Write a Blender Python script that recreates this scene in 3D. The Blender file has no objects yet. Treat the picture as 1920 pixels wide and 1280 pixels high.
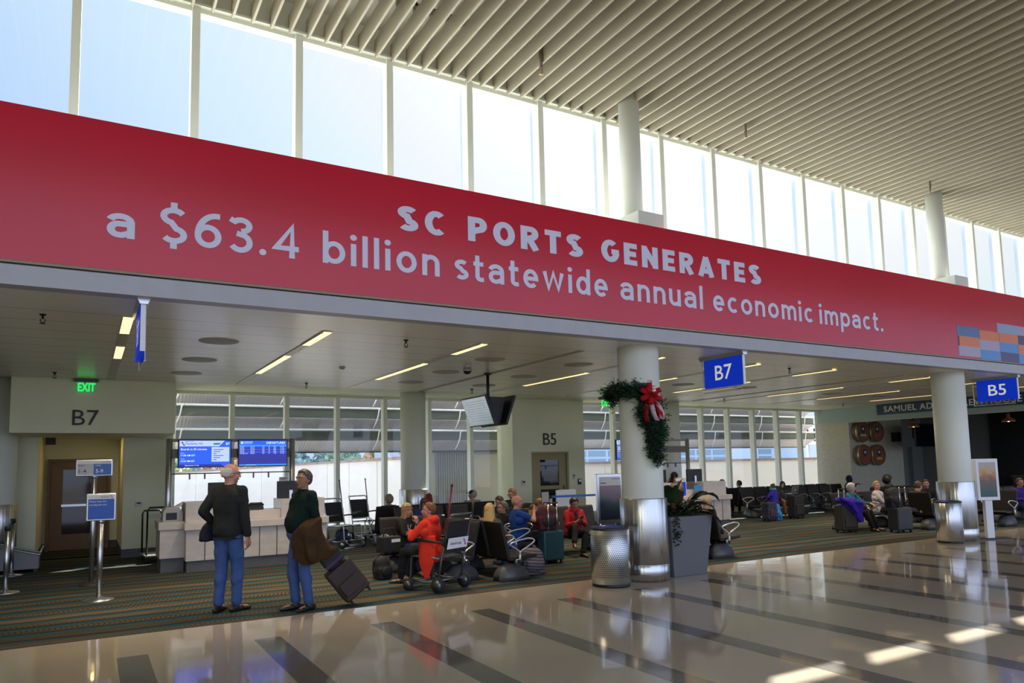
import bpy, math, random
import numpy as np
from mathutils import Vector, Matrix

random.seed(7)
rng = np.random.RandomState(7)
PI = math.pi
R = math.radians
S = bpy.context.scene
COL = S.collection

# ------------------------------------------------------------------ camera
cam = bpy.data.cameras.new('camera')
cam.sensor_width = 36.0
cam.lens = 1361.33 / 1920 * 36
cam.shift_x = 3.157 / 1920
cam.shift_y = 107.98 / 1920
cam.clip_end = 900
co = bpy.data.objects.new('camera', cam)
COL.objects.link(co)
yaw, pit, rol = 0.529229, 0.091823, -0.0214692
fw = Vector((math.sin(yaw) * math.cos(pit), math.cos(yaw) * math.cos(pit), math.sin(pit)))
rt = Vector((math.cos(yaw), -math.sin(yaw), 0))
up = rt.cross(fw)
r2 = math.cos(rol) * rt + math.sin(rol) * up
u2 = -math.sin(rol) * rt + math.cos(rol) * up
M3 = Matrix((r2, u2, -fw)).transposed()
co.matrix_world = Matrix.Translation((0, 0, 1.68)) @ M3.to_4x4()
S.camera = co

# ------------------------------------------------------------------ sky, sun, exposure
SUN = Vector((1.25, 1.0, 1.36)).normalized()
w = bpy.data.worlds.new('sky')
S.world = w
w.use_nodes = True
wt = w.node_tree
wt.nodes.clear()
wo = wt.nodes.new('ShaderNodeOutputWorld')
wb = wt.nodes.new('ShaderNodeBackground')
wg = wt.nodes.new('ShaderNodeTexCoord')
wd = wt.nodes.new('ShaderNodeVectorMath'); wd.operation = 'DOT_PRODUCT'
wd.inputs[1].default_value = SUN
wm = wt.nodes.new('ShaderNodeMapRange')
wm.inputs[1].default_value = -1; wm.inputs[2].default_value = 1
wr = wt.nodes.new('ShaderNodeValToRGB')
cr = wr.color_ramp
cr.elements[0].position = 0.0; cr.elements[0].color = (0.55, 0.61, 0.78, 1)
cr.elements[1].position = 1.0; cr.elements[1].color = (1.0, 0.99, 0.96, 1)
for p, c in ((0.60, (0.46, 0.56, 0.80, 1)), (0.82, (0.42, 0.56, 0.80, 1)), (0.90, (0.58, 0.71, 0.80, 1)), (0.945, (0.76, 0.77, 0.80, 1)), (0.97, (0.88, 0.88, 0.87, 1))):
    e = cr.elements.new(p); e.color = c
wt.links.new(wg.outputs['Generated'], wd.inputs[0])
wt.links.new(wd.outputs['Value'], wm.inputs[0])
wt.links.new(wm.outputs[0], wr.inputs[0])
wt.links.new(wr.outputs[0], wb.inputs[0])
wk = wt.nodes.new('ShaderNodeMapRange')      # the sky away from the sun, behind the viewer, lights the hall
wk.inputs[1].default_value = 0.05; wk.inputs[2].default_value = 0.5
wk.inputs[3].default_value = 1.85; wk.inputs[4].default_value = 1.05
wt.links.new(wd.outputs['Value'], wk.inputs[0])
wt.links.new(wk.outputs[0], wb.inputs[1])
wt.links.new(wb.outputs[0], wo.inputs[0])

sl = bpy.data.lights.new('sun', 'SUN')
sl.energy = 15.0
sl.angle = R(0.6)
sl.color = (1.0, 0.98, 0.93)
so = bpy.data.objects.new('sun', sl)
COL.objects.link(so)
so.rotation_euler = (-SUN).to_track_quat('-Z', 'Y').to_euler()
so.location = (30, 30, 40)

vs = S.view_settings
vs.view_transform = 'Standard'
vs.look = 'None'
vs.exposure = 0.35
vs.gamma = 1.0
vs.use_curve_mapping = False

# ------------------------------------------------------------------ materials
MATS = {}


def mat(name, col, rough=0.5, metal=0.0, var=0.0, vscale=6.0, bump=0.0, bscale=60.0, emit=None, estr=0.0, spec=0.5, coat=0.0, trans=0.0, aniso=None, sheen=0.0):
    if name in MATS:
        return MATS[name]
    m = bpy.data.materials.new(name)
    m.use_nodes = True
    nt = m.node_tree
    b = nt.nodes['Principled BSDF']
    b.inputs['Base Color'].default_value = (*col, 1)
    b.inputs['Roughness'].default_value = rough
    b.inputs['Metallic'].default_value = metal
    b.inputs['Specular IOR Level'].default_value = spec
    b.inputs['Coat Weight'].default_value = coat
    b.inputs['Coat Roughness'].default_value = 0.08
    b.inputs['Sheen Weight'].default_value = sheen
    if emit:
        b.inputs['Emission Color'].default_value = (*emit, 1)
        b.inputs['Emission Strength'].default_value = estr
    tc = nt.nodes.new('ShaderNodeTexCoord')
    if var > 0:
        n = nt.nodes.new('ShaderNodeTexNoise')
        n.inputs['Scale'].default_value = vscale
        n.inputs['Detail'].default_value = 4
        mp = nt.nodes.new('ShaderNodeMapping')
        if aniso:
            mp.inputs['Scale'].default_value = aniso
        nt.links.new(tc.outputs['Object'], mp.inputs[0])
        nt.links.new(mp.outputs[0], n.inputs['Vector'])
        r = nt.nodes.new('ShaderNodeValToRGB')
        lo = tuple(max(0, c * (1 - var)) for c in col)
        hi = tuple(min(1, c * (1 + var)) for c in col)
        r.color_ramp.elements[0].position = 0.3; r.color_ramp.elements[0].color = (*lo, 1)
        r.color_ramp.elements[1].position = 0.7; r.color_ramp.elements[1].color = (*hi, 1)
        nt.links.new(n.outputs['Fac'], r.inputs[0])
        nt.links.new(r.outputs[0], b.inputs['Base Color'])
    if bump > 0:
        n2 = nt.nodes.new('ShaderNodeTexNoise')
        n2.inputs['Scale'].default_value = bscale
        bp = nt.nodes.new('ShaderNodeBump')
        bp.inputs['Strength'].default_value = bump
        bp.inputs['Distance'].default_value = 0.01
        nt.links.new(tc.outputs['Object'], n2.inputs['Vector'])
        nt.links.new(n2.outputs['Fac'], bp.inputs['Height'])
        nt.links.new(bp.outputs[0], b.inputs['Normal'])
    MATS[name] = m
    return m


def nodes(m):
    return m.node_tree, m.node_tree.nodes['Principled BSDF']


def nn(nt, t, **kw):
    n = nt.nodes.new(t)
    for k, v in kw.items():
        setattr(n, k, v)
    return n


def math_(nt, op, a, b=None):
    n = nt.nodes.new('ShaderNodeMath'); n.operation = op
    for i, v in enumerate((a, b)):
        if v is None:
            continue
        if isinstance(v, (int, float)):
            n.inputs[i].default_value = v
        else:
            nt.links.new(v, n.inputs[i])
    return n.outputs[0]


def mixc(nt, fac, a, b):
    n = nt.nodes.new('ShaderNodeMix'); n.data_type = 'RGBA'
    if isinstance(fac, (int, float)):
        n.inputs[0].default_value = fac
    else:
        nt.links.new(fac, n.inputs[0])
    for i, v in ((6, a), (7, b)):
        if isinstance(v, tuple):
            n.inputs[i].default_value = (*v, 1)
        else:
            nt.links.new(v, n.inputs[i])
    return n.outputs[2]


def glass(name, tint=(0.975, 0.99, 0.99), refl=0.07):
    if name in MATS:
        return MATS[name]
    m = bpy.data.materials.new(name); m.use_nodes = True
    nt = m.node_tree; nt.nodes.clear()
    o = nt.nodes.new('ShaderNodeOutputMaterial')
    t = nt.nodes.new('ShaderNodeBsdfTransparent'); t.inputs[0].default_value = (*tint, 1)
    g = nt.nodes.new('ShaderNodeBsdfGlossy'); g.inputs['Roughness'].default_value = 0.02
    mx = nt.nodes.new('ShaderNodeMixShader')
    ge = nt.nodes.new('ShaderNodeNewGeometry')
    dp = nt.nodes.new('ShaderNodeVectorMath'); dp.operation = 'DOT_PRODUCT'
    nt.links.new(ge.outputs['Incoming'], dp.inputs[0]); nt.links.new(ge.outputs['Normal'], dp.inputs[1])
    k = math_(nt, 'POWER', math_(nt, 'SUBTRACT', 1.0, math_(nt, 'ABSOLUTE', dp.outputs['Value'])), 5.0)
    nt.links.new(math_(nt, 'ADD', math_(nt, 'MULTIPLY', k, refl * 6), refl * 0.4), mx.inputs[0])
    nt.links.new(t.outputs[0], mx.inputs[1]); nt.links.new(g.outputs[0], mx.inputs[2])
    nt.links.new(mx.outputs[0], o.inputs[0])
    MATS[name] = m
    return m


# ------------------------------------------------------------------ mesh builder
class MB:
    def __init__(s):
        s.v = []; s.f = []; s.m = []; s.sm = []

    def add(s, verts, faces, mi=0, smooth=False):
        o = len(s.v)
        s.v.extend([tuple(map(float, p)) for p in verts])
        for f in faces:
            s.f.append(tuple(i + o for i in f)); s.m.append(mi); s.sm.append(smooth)
        return s

    def box(s, c, d, mi=0, rot=None, taper=None):
        x, y, z = (k / 2 for k in d)
        P = [(-x, -y, -z), (x, -y, -z), (x, y, -z), (-x, y, -z), (-x, -y, z), (x, -y, z), (x, y, z), (-x, y, z)]
        if taper:
            P = [p if p[2] < 0 else (p[0] * taper[0], p[1] * taper[1], p[2]) for p in P]
        if rot is not None:
            P = [rot @ Vector(p) for p in P]
        P = [(p[0] + c[0], p[1] + c[1], p[2] + c[2]) for p in P]
        return s.add(P, [(0, 3, 2, 1), (4, 5, 6, 7), (0, 1, 5, 4), (1, 2, 6, 5), (2, 3, 7, 6), (3, 0, 4, 7)], mi)

    def bb(s, x0, x1, y0, y1, z0, z1, mi=0):
        return s.box(((x0 + x1) / 2, (y0 + y1) / 2, (z0 + z1) / 2), (x1 - x0, y1 - y0, z1 - z0), mi)

    def tube(s, pts, r, seg=8, mi=0, closed=False, cap=True, flat=None):
        pts = [Vector(p) for p in pts]
        n = len(pts)
        rr = r if isinstance(r, (list, tuple)) else [r] * n
        rings = []
        prev = None
        for i in range(n):
            a = pts[(i - 1) % n] if (closed or i > 0) else pts[i]
            b = pts[(i + 1) % n] if (closed or i < n - 1) else pts[i]
            d = (b - a)
            d = d.normalized() if d.length > 1e-9 else Vector((0, 0, 1))
            if prev is None:
                u = d.orthogonal().normalized()
            else:
                u = prev - d * prev.dot(d)
                u = u.normalized() if u.length > 1e-6 else d.orthogonal().normalized()
            prev = u
            v = d.cross(u)
            ring = []
            for k in range(seg):
                t = 2 * PI * k / seg
                ring.append(pts[i] + u * (rr[i] * math.cos(t)) + v * (rr[i] * math.sin(t)))
            rings.append(ring)
        V = [p for ring in rings for p in ring]
        F = []
        for i in range(n if closed else n - 1):
            j = (i + 1) % n
            for k in range(seg):
                l = (k + 1) % seg
                F.append((i * seg + k, i * seg + l, j * seg + l, j * seg + k))
        if cap and not closed:
            F.append(tuple(reversed(range(seg)))); F.append(tuple((n - 1) * seg + k for k in range(seg)))
        return s.add(V, F, mi, True)

    def cyl(s, c, r, h, seg=32, mi=0, r2=None, smooth=True):
        r2 = r if r2 is None else r2
        return s.lathe([(0, 0), (r, 0), (r2, h), (0, h)], c, seg, mi, smooth)

    def lathe(s, prof, c=(0, 0, 0), seg=32, mi=0, smooth=True):
        V = []; F = []
        n = len(prof)
        for k in range(seg):
            t = 2 * PI * k / seg
            for (r, z) in prof:
                V.append((c[0] + r * math.cos(t), c[1] + r * math.sin(t), c[2] + z))
        for k in range(seg):
            l = (k + 1) % seg
            for i in range(n - 1):
                a, b, d, e = k * n + i, l * n + i, l * n + i + 1, k * n + i + 1
                if prof[i][0] < 1e-9:
                    F.append((a, d, e))
                elif prof[i + 1][0] < 1e-9:
                    F.append((a, b, d))
                else:
                    F.append((a, b, d, e))
        o = len(s.f)
        s.add(V, F, mi, smooth)
        return s

    def prism(s, poly, z0, z1, mi=0, axis='z', smooth=False):
        # poly in 2D; axis z: (x,y)->z ; axis x: (y,z) along x ; axis y: (x,z) along y
        def m3(p, h):
            return (p[0], p[1], h) if axis == 'z' else ((h, p[0], p[1]) if axis == 'x' else (p[0], h, p[1]))
        n = len(poly)
        V = [m3(p, z0) for p in poly] + [m3(p, z1) for p in poly]
        F = [tuple(reversed(range(n))), tuple(range(n, 2 * n))]
        for i in range(n):
            j = (i + 1) % n
            F.append((i, j, n + j, n + i))
        return s.add(V, F, mi, smooth)

    def loft(s, rings, mi=0, smooth=True, cap=True, closed=True):
        n = len(rings[0])
        V = [p for r in rings for p in r]
        F = []
        for i in range(len(rings) - 1):
            for k in range(n if closed else n - 1):
                l = (k + 1) % n
                F.append((i * n + k, i * n + l, (i + 1) * n + l, (i + 1) * n + k))
        if cap:
            F.append(tuple(reversed(range(n)))); F.append(tuple((len(rings) - 1) * n + k for k in range(n)))
        return s.add(V, F, mi, smooth)

    def ell(s, c, r, mi=0, rot=None, seg=14, rings=9):
        V = [(0, 0, -1)]
        for i in range(1, rings):
            a = -PI / 2 + PI * i / rings
            for k in range(seg):
                t = 2 * PI * k / seg
                V.append((math.cos(a) * math.cos(t), math.cos(a) * math.sin(t), math.sin(a)))
        V.append((0, 0, 1))
        F = []
        for k in range(seg):
            F.append((0, 1 + (k + 1) % seg, 1 + k))
        for i in range(rings - 2):
            for k in range(seg):
                l = (k + 1) % seg
                F.append((1 + i * seg + k, 1 + i * seg + l, 1 + (i + 1) * seg + l, 1 + (i + 1) * seg + k))
        e = len(V) - 1
        b = 1 + (rings - 2) * seg
        for k in range(seg):
            F.append((b + k, b + (k + 1) % seg, e))
        P = [Vector((p[0] * r[0], p[1] * r[1], p[2] * r[2])) for p in V]
        if rot is not None:
            P = [rot @ p for p in P]
        return s.add([(p[0] + c[0], p[1] + c[1], p[2] + c[2]) for p in P], F, mi, True)

    def cap(s, p0, p1, r0, r1, mi=0, seg=12):
        # tapered capsule
        p0, p1 = Vector(p0), Vector(p1)
        d = p1 - p0
        L = d.length
        d = d / L if L > 1e-9 else Vector((0, 0, 1))
        pts = []; rr = []
        for a in (-85, -60, -30, 0):
            pts.append(p0 + d * (r0 * math.sin(R(a)))); rr.append(r0 * math.cos(R(a)))
        for a in (0, 30, 60, 85):
            pts.append(p1 + d * (r1 * math.sin(R(a)))); rr.append(r1 * math.cos(R(a)))
        return s.tube(pts, rr, seg, mi)

    def mesh(s, name, mats):
        me = bpy.data.meshes.new(name)
        me.from_pydata(s.v, [], s.f)
        for m in (mats if isinstance(mats, (list, tuple)) else [mats]):
            me.materials.append(m)
        me.polygons.foreach_set('material_index', s.m)
        me.polygons.foreach_set('use_smooth', s.sm)
        me.update()
        return me

    def build(s, name, mats, parent=None, bevel=0.0, loc=None):
        o = bpy.data.objects.new(name, s.mesh(name, mats))
        COL.objects.link(o)
        if parent:
            o.parent = parent
        if loc:
            o.location = loc
        if bevel:
            b = o.modifiers.new('bevel', 'BEVEL'); b.width = bevel; b.segments = 2; b.limit_method = 'ANGLE'; b.angle_limit = R(40)
        return o


def tag(o, label=None, cat=None, group=None, kind=None):
    if label: o['label'] = label
    if cat: o['category'] = cat
    if group: o['group'] = group
    if kind: o['kind'] = kind
    return o


def thing(name, label, cat, loc=(0, 0, 0), rz=0.0, group=None):
    o = bpy.data.objects.new(name, None)
    o.empty_display_size = 0.1
    COL.objects.link(o)
    o.location = loc
    o.rotation_euler = (0, 0, rz)
    return tag(o, label, cat, group)


def struct(name, mb, mats, bevel=0.0):
    return tag(mb.build(name, mats, None, bevel), kind='structure')


def dup(root, loc, rz=None, label=None, group=None):
    r = root.copy(); COL.objects.link(r); r.location = loc
    if rz is not None: r.rotation_euler = (0, 0, rz)
    if label: r['label'] = label
    if group: r['group'] = group
    for ch in list(root.children):
        c = ch.copy(); COL.objects.link(c); c.parent = r
        for g in list(ch.children):
            d = g.copy(); COL.objects.link(d); d.parent = c
    return r


def text_mesh(body, h=None, width=None, bold=0.0, depth=0.002, spacing=1.0, align='LEFT'):
    """returns MB of a text in the XZ plane (facing -Y), origin at left baseline; scaled to cap height h or to a width"""
    c = bpy.data.curves.new('t', 'FONT')
    c.body = body; c.offset = bold; c.extrude = 0.0; c.space_character = spacing; c.resolution_u = 3
    o = bpy.data.objects.new('t', c)
    COL.objects.link(o)
    bpy.context.view_layer.update()
    me = bpy.data.meshes.new_from_object(o.evaluated_get(bpy.context.evaluated_depsgraph_get()))
    V = np.array([v.co[:] for v in me.vertices]); F = [tuple(p.vertices) for p in me.polygons]
    bpy.data.objects.remove(o); bpy.data.curves.remove(c); bpy.data.meshes.remove(me)
    x0, x1 = V[:, 0].min(), V[:, 0].max()
    sy = (h / 0.69) if h else 1.0
    sx = (width / (x1 - x0)) if width else sy
    if not h: sy = sx
    X = (V[:, 0] - x0) * sx
    if align == 'CENTER': X = X - X.max() / 2
    if align == 'RIGHT': X = X - X.max()
    mb = MB()
    mb.add([(X[i], -depth, V[i, 1] * sy) for i in range(len(V))], F)
    return mb


def merge(dst, src, off=(0, 0, 0), mi=0, fn=None):
    P = src.v if fn is None else [fn(p) for p in src.v]
    dst.add([(p[0] + off[0], p[1] + off[1], p[2] + off[2]) for p in P], src.f, mi)
    return dst


def remesh(mb, voxel, smooth=2, noise=0.0, nscale=14.0, seed=0):
    """voxel union of overlapping solids -> one continuous surface"""
    me = mb.mesh('tmp', [])
    o = bpy.data.objects.new('tmp', me)
    COL.objects.link(o)
    m = o.modifiers.new('r', 'REMESH'); m.mode = 'VOXEL'; m.voxel_size = voxel; m.use_smooth_shade = True
    if smooth:
        k = o.modifiers.new('s', 'SMOOTH'); k.iterations = smooth; k.factor = 0.5
    bpy.context.view_layer.update()
    ev = bpy.data.meshes.new_from_object(o.evaluated_get(bpy.context.evaluated_depsgraph_get()))
    bpy.data.objects.remove(o); bpy.data.meshes.remove(me)
    n = len(ev.vertices)
    if noise > 0 and n:
        P = np.empty(n * 3); ev.vertices.foreach_get('co', P); P = P.reshape(-1, 3)
        N = np.empty(n * 3); ev.vertices.foreach_get('normal', N); N = N.reshape(-1, 3)
        rs = np.random.RandomState(seed)
        d = np.zeros(n)
        for k in range(5):
            a = rs.normal(size=3); a /= np.linalg.norm(a)
            d += np.sin((P @ a) * nscale * (1 + 0.45 * k) + rs.rand() * 6.28) / (1 + 0.5 * k)
        P += N * (d * noise * 0.6)[:, None]
        ev.vertices.foreach_set('co', P.ravel())
        ev.update()
    ev.polygons.foreach_set('use_smooth', [True] * len(ev.polygons))
    return ev


def link_mesh(name, me, m, parent):
    me.materials.clear(); me.materials.append(m)
    me.name = name
    o = bpy.data.objects.new(name, me); COL.objects.link(o); o.parent = parent
    return o
# ================================================================== surfaces
white = mat('white_paint', (0.78, 0.79, 0.71), 0.5, var=0.03, vscale=1.5)
cream = mat('cream_wall_paint', (0.78, 0.78, 0.56), 0.6, var=0.03, vscale=1.2)
frame_m = mat('window_frame_paint', (0.84, 0.86, 0.74), 0.4, var=0.02)
dark = mat('black_plastic', (0.012, 0.012, 0.014), 0.45, bump=0.05)
black_metal = mat('black_metal', (0.02, 0.02, 0.022), 0.35, 0.6)
chrome = mat('chrome', (0.75, 0.76, 0.78), 0.12, 1.0)
alu = mat('brushed_aluminium', (0.62, 0.64, 0.67), 0.3, 1.0, var=0.06, vscale=3, aniso=(40, 40, 1))
steel = mat('stainless_steel', (0.62, 0.62, 0.62), 0.27, 1.0, var=0.05, vscale=4, aniso=(30, 30, 0.4))
nt, b = nodes(steel)
tc = nn(nt, 'ShaderNodeTexCoord'); mp = nn(nt, 'ShaderNodeMapping'); mp.inputs['Scale'].default_value = (9, 9, .12)
n2 = nn(nt, 'ShaderNodeTexNoise'); n2.inputs['Scale'].default_value = 1.0; n2.inputs['Detail'].default_value = 2
nt.links.new(tc.outputs['Object'], mp.inputs[0]); nt.links.new(mp.outputs[0], n2.inputs['Vector'])
bp = nn(nt, 'ShaderNodeBump'); bp.inputs['Strength'].default_value = 0.55; bp.inputs['Distance'].default_value = 0.05
nt.links.new(n2.outputs['Fac'], bp.inputs['Height']); nt.links.new(bp.outputs[0], b.inputs['Normal'])
base_grey = mat('grey_baseboard', (0.10, 0.105, 0.12), 0.6, var=0.1)
rubber = mat('rubber', (0.02, 0.02, 0.02), 0.8)
clear = glass('window_glass')
tinted = glass('tinted_fin_glass', (0.62, 0.74, 0.90))

# polished terrazzo with dark inlaid strips
m_floor = mat('polished_terrazzo', (0.36, 0.30, 0.23), 0.13, spec=0.6)
nt, b = nodes(m_floor)
tc = nn(nt, 'ShaderNodeTexCoord')
sx = nn(nt, 'ShaderNodeSeparateXYZ'); nt.links.new(tc.outputs['Object'], sx.inputs[0])
nz = nn(nt, 'ShaderNodeTexNoise'); nz.inputs['Scale'].default_value = 160; nz.inputs['Detail'].default_value = 3
nt.links.new(tc.outputs['Object'], nz.inputs['Vector'])
nb = nn(nt, 'ShaderNodeTexNoise'); nb.inputs['Scale'].default_value = 0.8
nt.links.new(tc.outputs['Object'], nb.inputs['Vector'])
speck = nn(nt, 'ShaderNodeMapRange'); speck.inputs[1].default_value = 0.35; speck.inputs[2].default_value = 0.65
nt.links.new(nz.outputs['Fac'], speck.inputs[0])
base = mixc(nt, speck.outputs[0], (0.33, 0.275, 0.20), (0.54, 0.455, 0.345))
strip = mixc(nt, speck.outputs[0], (0.10, 0.09, 0.08), (0.24, 0.22, 0.195))
u = math_(nt, 'FRACT', math_(nt, 'DIVIDE', math_(nt, 'SUBTRACT', sx.outputs['X'], 0.29 - 12.16), 1.216))
inx = math_(nt, 'LESS_THAN', u, 0.215)
iny = math_(nt, 'MULTIPLY', math_(nt, 'LESS_THAN', sx.outputs['Y'], 7.77), math_(nt, 'GREATER_THAN', sx.outputs['Y'], -2.0))
nt.links.new(mixc(nt, math_(nt, 'MULTIPLY', inx, iny), base, strip), b.inputs['Base Color'])
rr_ = nn(nt, 'ShaderNodeMapRange'); rr_.inputs[3].default_value = 0.035; rr_.inputs[4].default_value = 0.10
nt.links.new(nb.outputs['Fac'], rr_.inputs[0]); nt.links.new(rr_.outputs[0], b.inputs['Roughness'])
nw = nn(nt, 'ShaderNodeTexNoise'); nw.inputs['Scale'].default_value = 2.2; nw.inputs['Detail'].default_value = 1
nt.links.new(tc.outputs['Object'], nw.inputs['Vector'])
bp = nn(nt, 'ShaderNodeBump'); bp.inputs['Strength'].default_value = 0.10; bp.inputs['Distance'].default_value = 0.02
nt.links.new(nw.outputs['Fac'], bp.inputs['Height']); nt.links.new(bp.outputs[0], b.inputs['Normal'])

# woven carpet: long drifting bands with a hatched wave
m_carpet = mat('patterned_carpet', (0.1, 0.08, 0.05), 0.95, spec=0.1)
nt, b = nodes(m_carpet)
tc = nn(nt, 'ShaderNodeTexCoord')
sx = nn(nt, 'ShaderNodeSeparateXYZ'); nt.links.new(tc.outputs['Object'], sx.inputs[0])


def cnoise(sc, scale, det=2):
    mp = nn(nt, 'ShaderNodeMapping'); mp.inputs['Scale'].default_value = sc
    nt.links.new(tc.outputs['Object'], mp.inputs[0])
    n = nn(nt, 'ShaderNodeTexNoise'); n.inputs['Scale'].default_value = scale; n.inputs['Detail'].default_value = det
    nt.links.new(mp.outputs[0], n.inputs['Vector'])
    return n.outputs['Fac']


def ramp(v, a, c):
    r = nn(nt, 'ShaderNodeMapRange'); r.inputs[1].default_value = a; r.inputs[2].default_value = c
    nt.links.new(v, r.inputs[0]); return r.outputs[0]


wav = cnoise((0.5, 0.35, 1), 1.0)
yy = math_(nt, 'ADD', sx.outputs['Y'], math_(nt, 'MULTIPLY', wav, 0.5))
per = math_(nt, 'FRACT', math_(nt, 'DIVIDE', yy, 0.40))
teal = math_(nt, 'LESS_THAN', per, 0.27)
drk = math_(nt, 'MULTIPLY', math_(nt, 'GREATER_THAN', per, 0.27), math_(nt, 'LESS_THAN', per, 0.48))
band = ramp(cnoise((0.12, 0.9, 1), 1.0), 0.38, 0.62)
base = mixc(nt, band, (0.058, 0.048, 0.030), (0.115, 0.094, 0.062))
xw = math_(nt, 'ADD', math_(nt, 'MULTIPLY', sx.outputs['X'], 19.0), math_(nt, 'MULTIPLY', math_(nt, 'SINE', math_(nt, 'MULTIPLY', sx.outputs['Y'], 22.0)), 0.35))
hat = math_(nt, 'LESS_THAN', math_(nt, 'FRACT', xw), 0.42)
hat = math_(nt, 'MULTIPLY', hat, ramp(cnoise((0.35, 1.6, 1), 1.0), 0.42, 0.60))
c1 = mixc(nt, math_(nt, 'MULTIPLY', hat, 0.75), base, (0.018, 0.018, 0.019))
c2 = mixc(nt, math_(nt, 'MULTIPLY', teal, ramp(cnoise((0.45, 2.2, 1), 1.0), 0.34, 0.50)), c1, (0.014, 0.066, 0.088))
c3 = mixc(nt, math_(nt, 'MULTIPLY', drk, 0.72), c2, (0.016, 0.017, 0.02))
nt.links.new(c3, b.inputs['Base Color'])
bp = nn(nt, 'ShaderNodeBump'); bp.inputs['Strength'].default_value = 0.4; bp.inputs['Distance'].default_value = 0.004
n2 = nn(nt, 'ShaderNodeTexNoise'); n2.inputs['Scale'].default_value = 260; nt.links.new(tc.outputs['Object'], n2.inputs['Vector'])
nt.links.new(n2.outputs['Fac'], bp.inputs['Height']); nt.links.new(bp.outputs[0], b.inputs['Normal'])

# metal plank ceiling with thin joints
m_plank = mat('metal_ceiling_planks', (0.52, 0.50, 0.42), 0.3, 0.0)
nt, b = nodes(m_plank)
tc = nn(nt, 'ShaderNodeTexCoord'); sx = nn(nt, 'ShaderNodeSeparateXYZ'); nt.links.new(tc.outputs['Object'], sx.inputs[0])
ln = math_(nt, 'LESS_THAN', math_(nt, 'FRACT', math_(nt, 'DIVIDE', math_(nt, 'SUBTRACT', sx.outputs['Y'], 8.84), 0.61)), 0.022)
ln = math_(nt, 'MULTIPLY', ln, math_(nt, 'GREATER_THAN', sx.outputs['Y'], 8.8))
nz = nn(nt, 'ShaderNodeTexNoise'); nz.inputs['Scale'].default_value = 0.7; nt.links.new(tc.outputs['Object'], nz.inputs['Vector'])
nt.links.new(mixc(nt, ln, mixc(nt, nz.outputs['Fac'], (0.78, 0.745, 0.60), (0.84, 0.81, 0.68)), (0.06, 0.05, 0.04)), b.inputs['Base Color'])

m_banner = mat('glossy_red_vinyl', (0.58, 0.011, 0.034), 0.22, var=0.05, vscale=0.6, spec=0.5)
m_letter = mat('white_vinyl', (0.80, 0.80, 0.84), 0.4)
m_vinyl = mat('shade_tinted_white_vinyl', (0.70, 0.70, 0.88), 0.4)  # white letters with the bluish shade put into their colour
m_fascia = mat('fascia_paint', (0.42, 0.42, 0.46), 0.45, var=0.03)
m_slat = mat('perforated_white_metal', (0.62, 0.60, 0.50), 0.5)
nt, b = nodes(m_slat)
tc = nn(nt, 'ShaderNodeTexCoord'); sx = nn(nt, 'ShaderNodeSeparateXYZ'); nt.links.new(tc.outputs['Object'], sx.inputs[0])
wl = math_(nt, 'LESS_THAN', math_(nt, 'FRACT', math_(nt, 'MULTIPLY', sx.outputs['Z'], 62.0)), 0.3)
inside = math_(nt, 'GREATER_THAN', sx.outputs['Z'], 7.215)
nt.links.new(mixc(nt, math_(nt, 'MULTIPLY', wl, inside), (0.50, 0.445, 0.335), (0.35, 0.305, 0.22)), b.inputs['Base Color'])
m_brick = mat('painted_brick', (0.60, 0.60, 0.50), 0.7)
nt, b = nodes(m_brick)
tc = nn(nt, 'ShaderNodeTexCoord'); mp = nn(nt, 'ShaderNodeMapping'); mp.inputs['Rotation'].default_value = (R(90), 0, 0)
br = nn(nt, 'ShaderNodeTexBrick'); br.inputs['Scale'].default_value = 4.5; br.inputs['Color1'].default_value = (0.56, 0.53, 0.42, 1)
br.inputs['Color2'].default_value = (0.50, 0.47, 0.37, 1); br.inputs['Mortar'].default_value = (0.38, 0.35, 0.27, 1); br.inputs['Mortar Size'].default_value = 0.012
sx = nn(nt, 'ShaderNodeSeparateXYZ'); nt.links.new(tc.outputs['Object'], sx.inputs[0])
cx_ = nn(nt, 'ShaderNodeCombineXYZ'); nt.links.new(math_(nt, 'ADD', sx.outputs['X'], sx.outputs['Y']), cx_.inputs[0]); nt.links.new(sx.outputs['Z'], cx_.inputs[1])
nt.links.new(cx_.outputs[0], br.inputs['Vector']); nt.links.new(br.outputs['Color'], b.inputs['Base Color'])

# ================================================================== hall and gate lounge shell
XL, XR = -8.0, 46.0
struct('floor', MB().bb(XL, XR, -7.5, 8.8, -0.25, 0.0), m_floor)
struct('carpet', MB().bb(XL, XR, 8.8, 20.0, -0.25, 0.0), m_carpet)
struct('trim_1', MB().bb(XL, XR, 8.785, 8.80, -0.01, 0.004), black_metal)

ban = MB().bb(XL, XR, 7.77, 7.83, 3.63, 5.09)
banner = thing('banner', 'long glossy red advertising banner along the bulkhead above the gate lounge', 'banner', (0, 0, 0))
bpan = ban.build('panel', m_banner, banner)
bulk = MB()
bulk.bb(XL, XR, 7.83, 9.12, 3.62, 5.07)
struct('wall_front', bulk, mat('bulkhead_paint', (0.42, 0.42, 0.38), 0.6))
f = MB()
f.bb(XL, XR, 7.775, 7.83, 3.605, 3.63, 1)
f.bb(XL, XR, 7.80, 7.83, 3.585, 3.605, 2)
f.bb(XL, XR, 7.765, 7.95, 3.40, 3.585, 0)
struct('beam', f, [m_fascia, mat('tan_trim', (0.30, 0.24, 0.16), 0.5), dark])

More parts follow.
